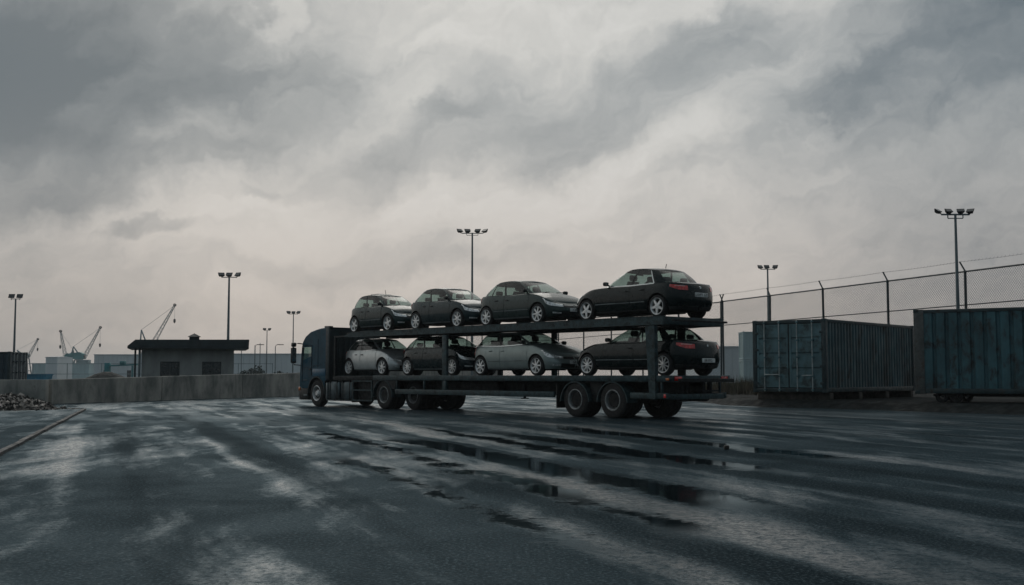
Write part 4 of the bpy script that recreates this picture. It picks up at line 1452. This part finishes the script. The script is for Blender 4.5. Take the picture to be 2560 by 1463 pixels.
# chassis under the deck
for v in (.85, 1.55):
    tb('chassis_beam', DK, (4.4, 18.2, v, v + .10, .72, 1.015))
tb('tool_box', DK, (8.55, 10.5, .55, 1.95, .62, 1.01), b=.03)
for v in (.42, 2.0):
    m = MB().cbox(11.85, 11.95, v, v + .09, .62, 1.02, .01).cbox(11.87, 11.93, v + .01, v + .08, .50, .63, .008).cbox(11.80, 12.0, v - .04, v + .13, .47, .502, .008)
    m.build('landing_leg', DK, tr)
# bogie
for u in (14.63, 16.16):
    truck_wheel(tr, u, .20, 'rear', 1)
    truck_wheel(tr, u, .55, 'rear', 1)
    truck_wheel(tr, u, 1.95, 'rear', -1)
    truck_wheel(tr, u, 2.30, 'rear', -1)
    MB().tube([(u, .4, .5), (u, 2.1, .5)], .10, 10).build('axle', DK, tr)
    arch(u, .01, .42, .58, R(2), R(178), .035, ST, tr, 'mudguard', .42)
    arch(u, 2.08, 2.49, .58, R(2), R(178), .035, DK, tr, 'mudguard', .42)
m = MB()
m.cbox(15.15, 15.62, .16, .2, .45, 1.02, .01)
m.build('suspension_plate', DK, tr)
tb('bogie_frame', DK, (13.9, 17.0, .80, 1.70, .55, .80), b=.03)
tb('mud_flap', 'rubber', (13.84, 13.87, .02, .40, .24, .95), b=.008)
tb('mud_flap', 'rubber', (13.84, 13.87, 2.10, 2.48, .24, .95), b=.008)
arch(4.62, .0, .40, .60, R(0), R(180), .035, ST, tr, 'mudguard', .42)
m = MB()
n = 16
rows = [[], []]
for k in range(n + 1):
    u = 4.0 + 1.42 * k / n
    zz = .42 + math.sqrt(max(0, .63**2 - (u - 4.62) ** 2)) if abs(u - 4.62) < .63 else .72
    rows[0].append((u, .015, min(1.02, max(.72, zz))))
    rows[1].append((u, .015, 1.03))
m.grid(rows).build('neck_skirt', DK, tr, smooth=False)
# rear under-run bar, lamps, spare wheel
tb('under_run_bar', ST, (18.14, 18.24, .10, 2.40, .55, .70), b=.015)
for v in (.6, 1.8):
    tb('bar_bracket', DK, (18.10, 18.22, v, v + .1, .70, 1.02))
tb('side_lamp', 'lamp_amber', (18.22, 18.34, -.018, -.001, 1.07, 1.13), b=.005)
for v in (.18, 2.1):
    tb('tail_lamp', 'lamp_red', (LE + .002, LE + .03, v, v + .28, 1.06, 1.17), b=.008)
tb('reflector', 'lamp_red', (18.14, 18.22, -.012, .004, .60, .70), b=.004)
tb('spare_carrier', DK, (16.9, 18.2, 1.5, 2.2, .74, .80), b=.01)
sp = MB().lathe([(-.13, .2), (-.14, .40), (-.11, .45), (.11, .45), (.14, .40), (.13, .2), (-.13, .2)], 28, 'z').build('spare_wheel', 'tyre', tr)
sp.location = (17.55, 1.86, .62)
for o in tr.children:
    o.location.x -= 10


# ------------------------------------------------------------------ cars
def car_wheel_meshes():
    Rr, Rt = .232, .318
    ty = MB().lathe([(-.095, Rr - .012), (-.105, Rr + .02), (-.102, Rr + .055), (-.085, Rt - .012), (-.06, Rt), (.06, Rt), (.085, Rt - .012), (.102, Rr + .055), (.1, Rr)], 36).mesh('tyre', 'tyre', angle=50)
    hub = MB().lathe([(-.035, 0), (-.035, .14), (-.03, Rr - .02), (.08, Rr - .01), (.08, 0)], 20).mesh('wheel', 'under_black')
    rims = []
    for n, w0, w1, twin in ((5, .085, .05, 0), (7, .05, .042, 0), (9, .034, .03, 0), (5, .03, .028, 1)):
        m = MB()
        m.lathe([(-.03, Rr - .035), (-.085, Rr - .026), (-.102, Rr - .012), (-.106, Rr), (-.098, Rr + .006), (-.07, Rr + .002)], 36)
        m.lathe([(-.05, .066), (-.088, .058), (-.096, .03), (-.096, 0)], 20)
        for k in range(n):
            a0 = 2 * PI * k / n
            for off in ((-.16, .16) if twin else (0,)):
                a = a0 + off
                ca, sa = math.cos(a), math.sin(a)
                a_in = a0 + off * .3
                ci, si = math.cos(a_in), math.sin(a_in)
                p, q = Vector((ci * .045, 0, si * .045)), Vector((ca * (Rr - .018), 0, sa * (Rr - .018)))
                t = (q - p).normalized()
                s = Vector((-t.z, 0, t.x))
                vs = [p - s * w0 / 2 + Vector((0, -.092, 0)), p + s * w0 / 2 + Vector((0, -.092, 0)), q + s * w1 / 2 + Vector((0, -.086, 0)), q - s * w1 / 2 + Vector((0, -.086, 0))]
                vs += [x + Vector((0, .03, 0)) for x in vs]
                m.add(vs, [(0, 1, 2, 3), (0, 4, 5, 1), (1, 5, 6, 2), (2, 6, 7, 3), (3, 7, 4, 0)])
        rims.append(m.mesh('rim', 'alloy', weld=0))
    return ty, hub, rims


CTY, CHUB, CRIMS = car_wheel_meshes()


class Car:
    def __init__(s, wb, ro, fo, W, H, belt, green, arc=.09, rw=.60, sill=.21, hoodc=.07, cpil=(-.88, -.70), nose=None, tail=None, Rt=.318):
        s.wb, s.ro, s.fo, s.W, s.H, s.belt_pts, s.sill, s.hoodc = wb, ro, fo, W, H, belt, sill, hoodc
        s.xm, s.hl = (wb + fo - ro) / 2, (wb + fo + ro) / 2
        s.Rt, s.Ra = Rt, Rt + .052
        s.gbr, s.gbf, s.gtr, s.gtf = green
        s.arc, s.rw, s.cpil = arc, rw, cpil
        s.nose = nose or [(0, .13), (.18, .03), (.36, 0), (.55, .02), (.75, .09), (.9, .18), (1, .30)]
        s.tail = tail or [(0, .14), (.2, .03), (.4, 0), (.6, .015), (.85, .05), (1, .12)]

    def belt(s, x):
        return smooth_list(s.belt_pts, x)

    def plan(s, xi):
        return s.W / 2 * max(0, 1 - abs(xi) ** 8.5) ** (1 / 2.5)

    def zlow(s, x):
        z = s.sill
        for xw in (0, s.wb):
            dx = abs(x - xw)
            if dx < s.Ra:
                z = max(z, s.Rt + math.sqrt(s.Ra**2 - dx * dx))
        return z

    def hull(s, xi, t, sg):
        x0 = s.xm + s.hl * xi
        zl, zb = s.zlow(x0), s.belt(x0)
        z = zl + (zb - zl) * t
        tz = max(0, min(1, (z - s.sill) / (zb - s.sill)))
        wf = smooth_list([(0, .925), (.12, .965), (.3, .99), (.5, 1.0), (.72, .995), (.88, .975), (1, .935)], tz)
        x = x0 - lerp_list(s.nose, tz) * max(0, xi) ** 6 + lerp_list(s.tail, tz) * max(0, -xi) ** 6
        return Vector((x, sg * s.plan(xi) * wf, z))

    def crown(s, x):
        return smooth_list([(-s.ro, .015), (-s.ro + .3, .035), (0, .05), (s.gbf - .3, s.hoodc + .01), (s.gbf, s.hoodc), (s.wb + s.fo * .4, s.hoodc * .8), (s.wb + s.fo - .1, .02)], x)

    def top(s, xi, u, sg):
        b = s.hull(xi, 1, 1)
        c = s.crown(b.x) * (1 - u * u) ** .8 * min(1, (2 * b.y / s.W) * 1.1) ** 1.2
        return Vector((b.x, sg * b.y * u, b.z + c))

    def topz(s, x, y):
        xi = max(-.999, min(.999, (x - s.xm) / s.hl))
        b = s.hull(xi, 1, 1)
        u = min(1, abs(y) / max(.05, b.y))
        return b.z + s.crown(x) * (1 - u * u) ** .8

    def gh(s, xi, r, sg):
        f = max(0, 1 - abs(xi) ** 7) ** (1 / 2.4)
        mb, hb = (s.gbr + s.gbf) / 2, (s.gbf - s.gbr) / 2
        mt, ht = (s.gtr + s.gtf) / 2, (s.gtf - s.gtr) / 2
        xb, yb = mb + hb * xi, (s.W / 2 * .935 - .035) * f
        zb = s.topz(xb, yb) - .012
        xt, yt = mt + ht * xi, s.rw * f
        pk = mt + ht * .18
        zt = s.H - .05 - s.arc * ((xt - pk) / ht) ** 2
        bul = math.sin(PI * r)
        x = xb + (xt - xb) * r + bul * .05 * xi ** 3
        y = yb + (yt - yb) * r + bul * .022 * f
        return Vector((x, sg * y, zb + (zt - zb) * r))

    def roof(s, xi, u, sg):
        p = s.gh(xi, 1, 1)
        c = .048 * (1 - u * u) ** .85 * min(1, p.y / s.rw * 1.15)
        return Vector((p.x, sg * p.y * u, p.z + c))

    def xi_x(s, x):
        return (x - s.xm) / s.hl

    def xi_y(s, frac):
        """xi at which the half width has fallen to frac of the full width"""
        return (1 - frac ** 2.5) ** (1 / 8.5)

    def offset(s, fn, a, b, sg, e):
        p = fn(a, b, sg)
        da = fn(min(.9999, a + .004), b, sg) - fn(max(-.9999, a - .004), b, sg)
        db = fn(a, min(1, b + .02), sg) - fn(a, max(0, b - .02), sg)
        n = da.cross(db)
        if n.length < 1e-9:
            n = Vector((1 if a > 0 else -1, 0, 0))
        n.normalize()
        c = Vector((s.xm, 0, .6))
        if n.dot(p - c) < 0:
            n = -n
        return p + n * e

    def patch(s, fn, a0, a1, b0, b1, sides=(1,), e=.008, na=8, nb=3, m=None, skirt=.014, b0f=None, b1f=None):
        m = m or MB()
        for sg in sides:
            rows = []
            for i in range(na + 1):
                a = a0 + (a1 - a0) * i / na
                k = i / na
                lo = b0f(k) if b0f else b0
                hi = b1f(k) if b1f else b1
                rows.append([s.offset(fn, a, lo + (hi - lo) * j / nb, sg, e) for j in range(nb + 1)])
            m.grid(rows)
            if skirt:
                for ring in (rows[0], rows[-1], [r[0] for r in rows], [r[-1] for r in rows]):
                    cc = Vector((s.xm, 0, .6))
                    inn = [p - (p - cc).normalized() * skirt for p in ring]
                    m.grid([ring, inn])
        return m


def build_car(sp, name_label, paint_m, u_rear_axle, deck_z, fwd, rim=0, trim=False, sill_trim=False, group=None, tail_m='lamp_red', glass=GLASS, plate=None, plate_rear=None, antenna=None, estate=False, moulding=True, vc=1.25, low_dark=True, quarter=True, roof_hatch=False):
    """fwd +1: nose towards the trailer's rear (right), -1: nose towards the cab"""
    base = P2 + TD * u_rear_axle + TN * vc
    root = empty('car', (base.x, base.y, deck_z), TA if fwd > 0 else TA + PI, name_label, 'car', 'cars on the transporter')
    s = sp
    # stations
    xis = [-math.cos(PI * k / 44) for k in range(45)]
    xis += [s.xi_y(f) for f in (.08, .2, .35, .5, .65, .8)] + [-s.xi_y(f) for f in (.08, .2, .35, .5, .65, .8)]
    for xw in (0, s.wb):
        for k in range(15):
            xis.append(s.xi_x(xw + (s.Ra - .0005) * math.cos(PI * k / 14)))
        xis += [s.xi_x(xw + s.Ra + .001), s.xi_x(xw - s.Ra - .001)]
    xis = sorted(set(round(max(-1, min(1, q)), 5) for q in xis))
    ts = [0, .05, .12, .22, .35, .5, .65, .78, .88, .95, 1]
    us_full = [1, .97, .9, .75, .5, .25, 0]
    body = MB()
    for sg in (1, -1):
        body.grid([[s.hull(xi, t, sg) for t in ts] for xi in xis])
        hood = [xi for xi in xis if s.hull(xi, 1, 1).x > s.gbf - .45]
        trunk = [xi for xi in xis if s.hull(xi, 1, 1).x < s.gbr + .32]
        cab_ = [xi for xi in xis if s.gbr + .1 < s.hull(xi, 1, 1).x < s.gbf - .2]
        body.grid([[s.top(xi, u, sg) for u in us_full] for xi in hood])
        body.grid([[s.top(xi, u, sg) for u in us_full] for xi in trunk])
        body.grid([[s.top(xi, u, sg) for u in (1, .97, .9, .86)] for xi in cab_])
    bo = body.build('body', paint_m, root, weld=4e-4, angle=50)
    # greenhouse
    gx = [-math.cos(PI * k / 36) for k in range(37)]
    roof = MB()
    AF, AB = .862, .80                    # windscreen edge, end of side glass
    CB, CF = s.cpil                       # rear window edge, end of side glass
    BP = .02                              # B pillar centre
    RB, RT = .07, .93

    def rng(a, b, n):
        return [a + (b - a) * k / n for k in range(n + 1)]
    for sg in (1, -1):
        full = sorted(set(gx + [AF, AB, CB, CF]))
        roof.grid([[s.gh(xi, r, sg) for r in (0, RB)] for xi in full])
        roof.grid([[s.gh(xi, r, sg) for r in (RT, 1)] for xi in full])
        roof.grid([[s.roof(xi, u, sg) for u in (1, .96, .88, .7, .4, 0)] for xi in full])
        rr = rng(RB, RT, 6)
        roof.grid([[s.gh(xi, r, sg) for r in rr] for xi in rng(AB, AF, 3)])
        roof.grid([[s.gh(xi, r, sg) for r in rr] for xi in rng(CB, CF, 5)])
    ro_ = roof.build('roof', paint_m, root, weld=4e-4, angle=50)
    for sg in (1, -1):
        for q, hw in ((BP, .04), (CF + (BP - CF) * .26, .02))[:2 if quarter else 1]:
            MB().grid([[s.gh(xi, r, sg) for r in rng(RB, RT, 6)] for xi in rng(q - hw, q + hw, 2)]).build('door_pillar', 'black_plastic', ro_)

    def glass_part(nm, a, b, both=False, n=10):
        m = MB()
        if both:
            for sg in (1, -1):
                m.grid([[s.gh(xi, r, sg) for r in rng(RB, RT, 6)] for xi in rng(a, b, n)])
            m.build(nm, glass, ro_, weld=4e-4, angle=60)
        else:
            for sg in (1, -1):
                m = MB()
                m.grid([[s.gh(xi, r, sg) for r in rng(RB, RT, 6)] for xi in rng(a, b, n)])
                m.build(nm, glass, ro_, weld=4e-4, angle=60)
    ends = [math.cos(PI / 2 * k / 14) for k in range(15)]
    m = MB()
    for sg in (1, -1):
        xs = sorted(set([AF + (1 - AF) * (1 - q) for q in ends]))
        m.grid([[s.gh(xi, r, sg) for r in rng(RB, RT, 6)] for xi in xs])
    m.build('windscreen', glass, ro_, weld=4e-4, angle=60)
    m = MB()
    for sg in (1, -1):
        xs = sorted(set([CB - (1 + CB) * (1 - q) for q in ends]))
        m.grid([[s.gh(xi, r, sg) for r in rng(RB, RT, 6)] for xi in xs])
    m.build('rear_window', glass, ro_, weld=4e-4, angle=60)
    glass_part('side_window', BP + .04, AB)
    if quarter:
        q = CF + (BP - CF) * .26
        glass_part('side_window', q + .02, BP - .04)
        glass_part('quarter_window', CF, q - .02, n=4)
    else:
        glass_part('side_window', CF, BP - .04)
    if trim:
        m = MB()
        for sg in (1, -1):
            s.patch(s.gh, CF - .01, AB + .02, .02, .075, (sg,), .006, 18, 1, m, 0)
            s.patch(s.gh, CF - .03, CF, .06, .90, (sg,), .006, 2, 8, m, 0)
        m.build('window_trim', 'chrome', ro_)
    # doors, handles, mouldings
    xb = s.gbr + (s.gbf - s.gbr) * (.5 + BP / 2) + .0
    for sg in (1, -1):
        for a, b in ((xb + .012, s.wb - s.Ra - .03), (s.Ra + .06, xb - .012)):
            d = s.patch(s.hull, s.xi_x(a), s.xi_x(b), .10, .985, (sg,), .007, 10, 9, None, .014).build('door', paint_m, root, angle=50)
            hx = a + .10 if fwd else a
            p = s.offset(s.hull, s.xi_x(a + .12), .80, sg, .018)
            MB().cbox(p.x - .075, p.x + .075, p.y - .018, p.y + .018, p.z - .014, p.z + .016, .01).build('door_handle', 'black_plastic' if not trim else paint_m, d)
            if moulding:
                s.patch(s.hull, s.xi_x(a + .01), s.xi_x(b - .01), .335, .365, (sg,), .017, 8, 1, None, .01).build('moulding', 'galv', d)
        s.patch(s.hull, s.xi_x(s.Ra + .03), s.xi_x(s.wb - s.Ra - .03), .0, .055, (sg,), .012, 10, 1, None, .012).build('sill', 'galv' if sill_trim else 'black_plastic', root)
    # lamps, grille, bumper inserts, plates
    xf = s.xi_x(s.wb + s.fo * .30)
    for sg in (1, -1):
        h = s.patch(s.hull, xf, s.xi_y(.50), .70, .90, (sg,), .010, 14, 4, None, .02, b0f=lambda k: .80 - .14 * min(1, k * 2.2), b1f=lambda k: .90 - .06 * k)
        h.build('headlight', 'lamp_clear', root, angle=60)
        f_ = s.patch(s.hull, s.xi_y(.86), s.xi_y(.62), .20, .29, (sg,), .008, 5, 2)
        f_.build('fog_lamp', 'lamp_clear', root)
        xt_ = s.xi_x(-s.ro * (.52 if not estate else .62))
        h = s.patch(s.hull, xt_, -s.xi_y(.52), .70, .92, (sg,), .010, 14, 4, None, .02, b0f=lambda k: (.84 - .11 * min(1, k * 1.6)) if not estate else .62, b1f=lambda k: (.925 - .03 * k) if not estate else .97)
        tl = h.build('tail_light', tail_m, root, angle=60)
        s.patch(s.hull, xt_ + (-s.xi_y(.52) - xt_) * .35, -s.xi_y(.60), .865, .895, (sg,), .014, 8, 2, None, .01).build('reversing_lamp', 'lamp_pink', tl)
    m = MB()
    for sg in (1, -1):
        s.patch(s.hull, s.xi_y(.48), .99995, .64, .78, (sg,), .006, 8, 3, m)
    m.build('grille', 'black_plastic', root, angle=60)
    m = MB()
    for sg in (1, -1):
        s.patch(s.hull, s.xi_y(.60), .99995, .10, .36, (sg,), .006, 8, 3, m)
    m.build('lower_grille', 'black_plastic', root, angle=60)
    m = MB()
    for sg in (1, -1):
        s.patch(s.hull, s.xi_y(.44), .99995, .775, .80, (sg,), .012, 8, 1, m)
    m.build('grille_bar', 'chrome', root, angle=60)
    if low_dark:
        m = MB()
        for sg in (1, -1):
            s.patch(s.hull, -.99995, s.xi_x(-s.Ra - .03), .0, .13, (sg,), .006, 14, 2, m)
        m.build('rear_valance', 'black_plastic', root, angle=60)
    xfront = s.hull(1, .42, 1).x
    xrear = s.hull(-1, .5, 1).x
    ptF = Matrix(((0, 0, 1, 0), (1, 0, 0, 0), (0, 1, 0, 0), (0, 0, 0, 1)))
    ptR = Matrix(((0, 0, -1, 0), (-1, 0, 0, 0), (0, 1, 0, 0), (0, 0, 0, 1)))
    if plate:
        txt, zz = plate
        xx = s.hull(1, (zz - s.sill) / (s.belt(s.wb + s.fo) - s.sill), 1).x
        pl_ = MB().cbox(xx - .01, xx + .018, -.25, .25, zz - .055, zz + .055, .006).build('number_plate', 'plate_white', root)
        text_part('plate_text', txt, .105, 'plate_ink', pl_, Matrix.Translation((xx + .0195, 0, zz)) @ ptF)
    if plate_rear:
        txt, zz = plate_rear
        xx = s.hull(-1, (zz - s.sill) / (s.belt(-s.ro) - s.sill), 1).x
        pl_ = MB().cbox(xx - .018, xx + .01, -.26, .26, zz - .058, zz + .058, .006).build('number_plate', 'plate_white', root)
        text_part('plate_text', txt, .11, 'plate_ink', pl_, Matrix.Translation((xx - .0195, 0, zz)) @ ptR)
        MB().lathe([(-.01, 0), (-.01, .035), (.01, .035)], 14, 'y').build('badge', 'chrome', root).matrix_local = Matrix.Translation((s.hull(-1, .86, 1).x - .006, 0, s.hull(-1, .86, 1).z)) @ Matrix.Rotation(-PI / 2, 4, 'Z')
    # door mirrors
    for sg in (1, -1):
        q = s.gh(AB - .05, .06, sg)
        mm = MB()
        mm.cbox(q.x - .05, q.x + .07, min(q.y + sg * .05, q.y + sg * .20), max(q.y + sg * .05, q.y + sg * .20), q.z + .01, q.z + .125, .035)
        mm.bar((q.x, q.y, q.z + .02), (q.x + .02, q.y + sg * .09, q.z + .05), .05, .04)
        mo_ = mm.build('door_mirror', 'black_plastic', root)
        MB().box(q.x - .054, q.x - .051, min(q.y + sg * .07, q.y + sg * .185), max(q.y + sg * .07, q.y + sg * .185), q.z + .03, q.z + .11).build('mirror_glass', 'chrome', mo_, smooth=False)
    # underbody, wheel housings
    ub = MB()
    ub.cbox(s.Ra - .02, s.wb - s.Ra + .02, -.74 * s.W / 1.78, .74 * s.W / 1.78, .17, .40, .03)
    ub.cbox(-s.ro + .2, s.wb + s.fo - .24, -.52, .52, .19, .56, .03)
    ub.build('underbody', 'under_black', root)
    for xw in (0, s.wb):
        for sg in (1, -1):
            yo, yi = sg * (s.W / 2 - .05), sg * (s.W / 2 - .34)
            rows = [[(xw + (s.Ra + .012) * math.cos(PI * (k / 16)), y, s.Rt + (s.Ra + .012) * math.sin(PI * k / 16)) for k in range(17)] for y in (yo, yi)]
            MB().grid(rows).add([(p[0], yi, p[2]) for p in rows[1]] + [(xw, yi, .2)], [tuple(range(18))]).build('wheel_housing', 'under_black', root)
            wv = inst('wheel', CHUB, root, (xw, sg * (s.W / 2 - .115), s.Rt), (0, 0, 0 if sg < 0 else PI))
            wv.rotation_euler[1] = random.uniform(0, 6)
            k_ = s.Rt / .318
            wv.scale = (k_, 1, k_)
            inst('tyre', CTY, wv)
            inst('rim', CRIMS[rim], wv)
    # cabin
    for sg in (1, -1):
        x0 = s.wb - 1.25
        st = MB()
        st.cbox(x0 - .05, x0 + .45, sg * .37 - .23, sg * .37 + .23, .42, .60, .06)
        bk = [(x0 - .02, .55), (x0 - .17, 1.06)]
        st.add([(x0 + .04, sg * .37 - .22, .56), (x0 + .04, sg * .37 + .22, .56), (x0 - .14, sg * .37 + .19, 1.10), (x0 - .14, sg * .37 - .19, 1.10), (x0 - .08, sg * .37 - .22, .56), (x0 - .08, sg * .37 + .22, .56), (x0 - .24, sg * .37 + .19, 1.10), (x0 - .24, sg * .37 - .19, 1.10)],
               [(0, 1, 2, 3), (7, 6, 5, 4), (0, 4, 5, 1), (1, 5, 6, 2), (2, 6, 7, 3), (3, 7, 4, 0)])
        st.cbox(x0 - .25, x0 - .13, sg * .37 - .13, sg * .37 + .13, 1.12, 1.29, .045)
        st.build('seat', 'cloth_dark', root)
    bx = .18
    bs = MB().cbox(bx, bx + .5, -.6, .6, .42, .58, .05).cbox(bx - .14, bx + .04, -.6, .6, .52, 1.02, .06)
    for y in (-.36, .36):
        bs.cbox(bx - .14, bx - .03, y - .12, y + .12, 1.03, 1.16, .035)
    bs.build('rear_seat', 'cloth_dark', root)
    MB().cbox(s.gbf - .75, s.gbf - .25, -.66, .66, .60, .93, .05).build('dashboard', 'black_plastic', root)
    MB().tube([(s.gbf - .82 + .03 * math.cos(a), -.36 + .17 * math.cos(a), .92 + .17 * math.sin(a)) for a in [2 * PI * k / 18 for k in range(19)]], .014, 6, cap=False).build('steering_wheel', 'black_plastic', root)
    MB().cbox(s.gtf - .06, s.gtf - .03, -.11, .11, s.H - .17, s.H - .11, .012).build('rear_view_mirror', 'black_plastic', ro_)
    # wipers, aerial
    for y in (-.45, .15):
        wp = MB()
        wp.tube([(s.gbf - .03, y, s.topz(s.gbf - .05, y) + .015), (s.gbf - .10, y + .36, s.topz(s.gbf - .1, y) + .035)], .008, 5)
        wp.build('wiper', 'black_plastic', root)
    if antenna:
        MB().tube([(antenna[0], 0, s.H - .02), (antenna[0] - antenna[1] * .35, 0, s.H + antenna[1])], .010, 6).build('aerial', 'black_plastic', ro_)
    if roof_hatch:
        MB().cbox(s.gtf - .95, s.gtf - .5, -.32, .32, s.H - .018, s.H + .02, .01).build('sunroof', 'window_dark', ro_)
    return root


def belts(wb, ro, fo, rear, mid, cowl, nose):
    return [(-ro, rear - .03), (-ro * .5, rear), (wb * .35, mid), (wb - .3, cowl), (wb + fo * .35, (cowl * .45 + nose * .55)), (wb + fo * .75, nose + .02), (wb + fo, nose - .03)]


P_green = paint('paint_bottle_green', (.018, .038, .039))
P_blue = paint('paint_slate_green', (.013, .033, .038))
P_olive = paint('paint_olive_grey', (.032, .054, .053))
P_black = paint('paint_black_green', (.004, .0115, .0125), .24)
P_silver = paint('paint_silver', (.58, .62, .62), .34, .5)
P_teal = paint('paint_dark_teal', (.006, .019, .023), .26)
P_grey = paint('paint_grey_green', (.27, .33, .325), .36, .45)
P_ink = paint('paint_ink_green', (.0045, .012, .0132), .24)
UZ, LZ = 2.787, 1.187

# upper deck, from the cab backwards
c = Car(2.25, .58, .74, 1.72, 1.47, belts(2.25, .58, .74, .95, .93, .94, .70), (-.48, 2.08, -.14, 1.30), arc=.06, rw=.63, cpil=(-.87, -.70))
build_car(c, 'dark green hatchback nearest the cab on the upper deck', P_green, 2.06, UZ, 1, 0, sill_trim=True, plate=('T 15X', .56), antenna=(.9, .17), quarter=False, roof_hatch=True, tail_m='lamp_clear')
c = Car(2.40, .66, .80, 1.74, 1.48, belts(2.40, .66, .80, .99, .94, .94, .70), (-.54, 2.18, .0, 1.38), arc=.08, rw=.64, cpil=(-.87, -.66))
build_car(c, 'dark slate saloon, second from the cab on the upper deck', P_blue, 6.08, UZ, 1, 1, plate=('LR 52', .40), moulding=False, sill_trim=True, quarter=False)
c = Car(2.52, .66, .86, 1.76, 1.48, belts(2.52, .66, .86, .98, .94, .95, .68), (-.52, 2.34, .10, 1.48), arc=.065, rw=.65, cpil=(-.87, -.66))
build_car(c, 'olive grey saloon with bright headlight, third from the cab on the upper deck', P_olive, 10.05, UZ, 1, 1, sill_trim=True, plate=('CB 38', .42), quarter=True)
c = Car(2.80, .86, .80, 1.80, 1.47, belts(2.80, .86, .80, .955, .93, .92, .66), (-.36, 2.34, .14, 1.48), arc=.06, rw=.66, cpil=(-.86, -.60), hoodc=.08)
build_car(c, 'black-green saloon with red tail lights at the rear of the upper deck', P_black, 17.57, UZ, -1, 0, trim=True, plate_rear=('LAWY 57E', .62), antenna=(.45, .10), quarter=False)
# lower deck
c = Car(2.27, .60, .76, 1.72, 1.42, belts(2.27, .60, .76, .94, .92, .93, .68), (-.50, 2.10, -.04, 1.34), arc=.07, rw=.63, cpil=(-.87, -.72))
build_car(c, 'silver hatchback nearest the cab on the lower deck', P_silver, 1.70, LZ, 1, 1, sill_trim=True, moulding=False, quarter=False)
c = Car(2.62, .64, .84, 1.76, 1.42, belts(2.62, .64, .84, .96, .93, .94, .68), (-.54, 2.44, .02, 1.56), arc=.07, rw=.65, cpil=(-.87, -.70))
build_car(c, 'dark teal hatchback behind the slim deck post on the lower deck', P_teal, 5.60, LZ, 1, 2, sill_trim=True, moulding=False)
c = Car(2.75, .68, .88, 1.80, 1.43, belts(2.75, .68, .88, .96, .93, .95, .70), (-.58, 2.56, -.16, 1.66), arc=.06, rw=.66, cpil=(-.88, -.74))
build_car(c, 'pale grey-green hatchback, third from the cab on the lower deck', P_grey, 9.78, LZ, 1, 1, sill_trim=True, trim=True, estate=True, quarter=False, plate=('GR 41', .42))
c = Car(2.98, .88, .82, 1.82, 1.42, belts(2.98, .88, .82, .955, .92, .91, .66), (-.38, 2.50, .14, 1.62), arc=.06, rw=.66, cpil=(-.86, -.68), hoodc=.08)
build_car(c, 'black-green saloon with red tail lights at the rear of the lower deck', P_ink, 17.78, LZ, -1, 2, plate_rear=('BB 8921', .42), quarter=False)

# ------------------------------------------------------------------ harbour haze
HZ = MB().box(-1200, 1200, -1200, 1200, -1.0, 30.0).build('haze', None, smooth=False)
tag(HZ, kind='stuff')
hm = bpy.data.materials.new('haze')
hm.use_nodes = True
hn = hm.node_tree
hn.nodes.remove(hn.nodes['Principled BSDF'])
pvn = hn.nodes.new('ShaderNodeVolumePrincipled')
pvn.inputs['Color'].default_value = (.86, .93, .96, 1)
pvn.inputs['Density'].default_value = 0.0003
pvn.inputs['Anisotropy'].default_value = 0.2
hn.links.new(pvn.outputs[0], hn.nodes['Material Output'].inputs['Volume'])
HZ.data.materials.append(hm)
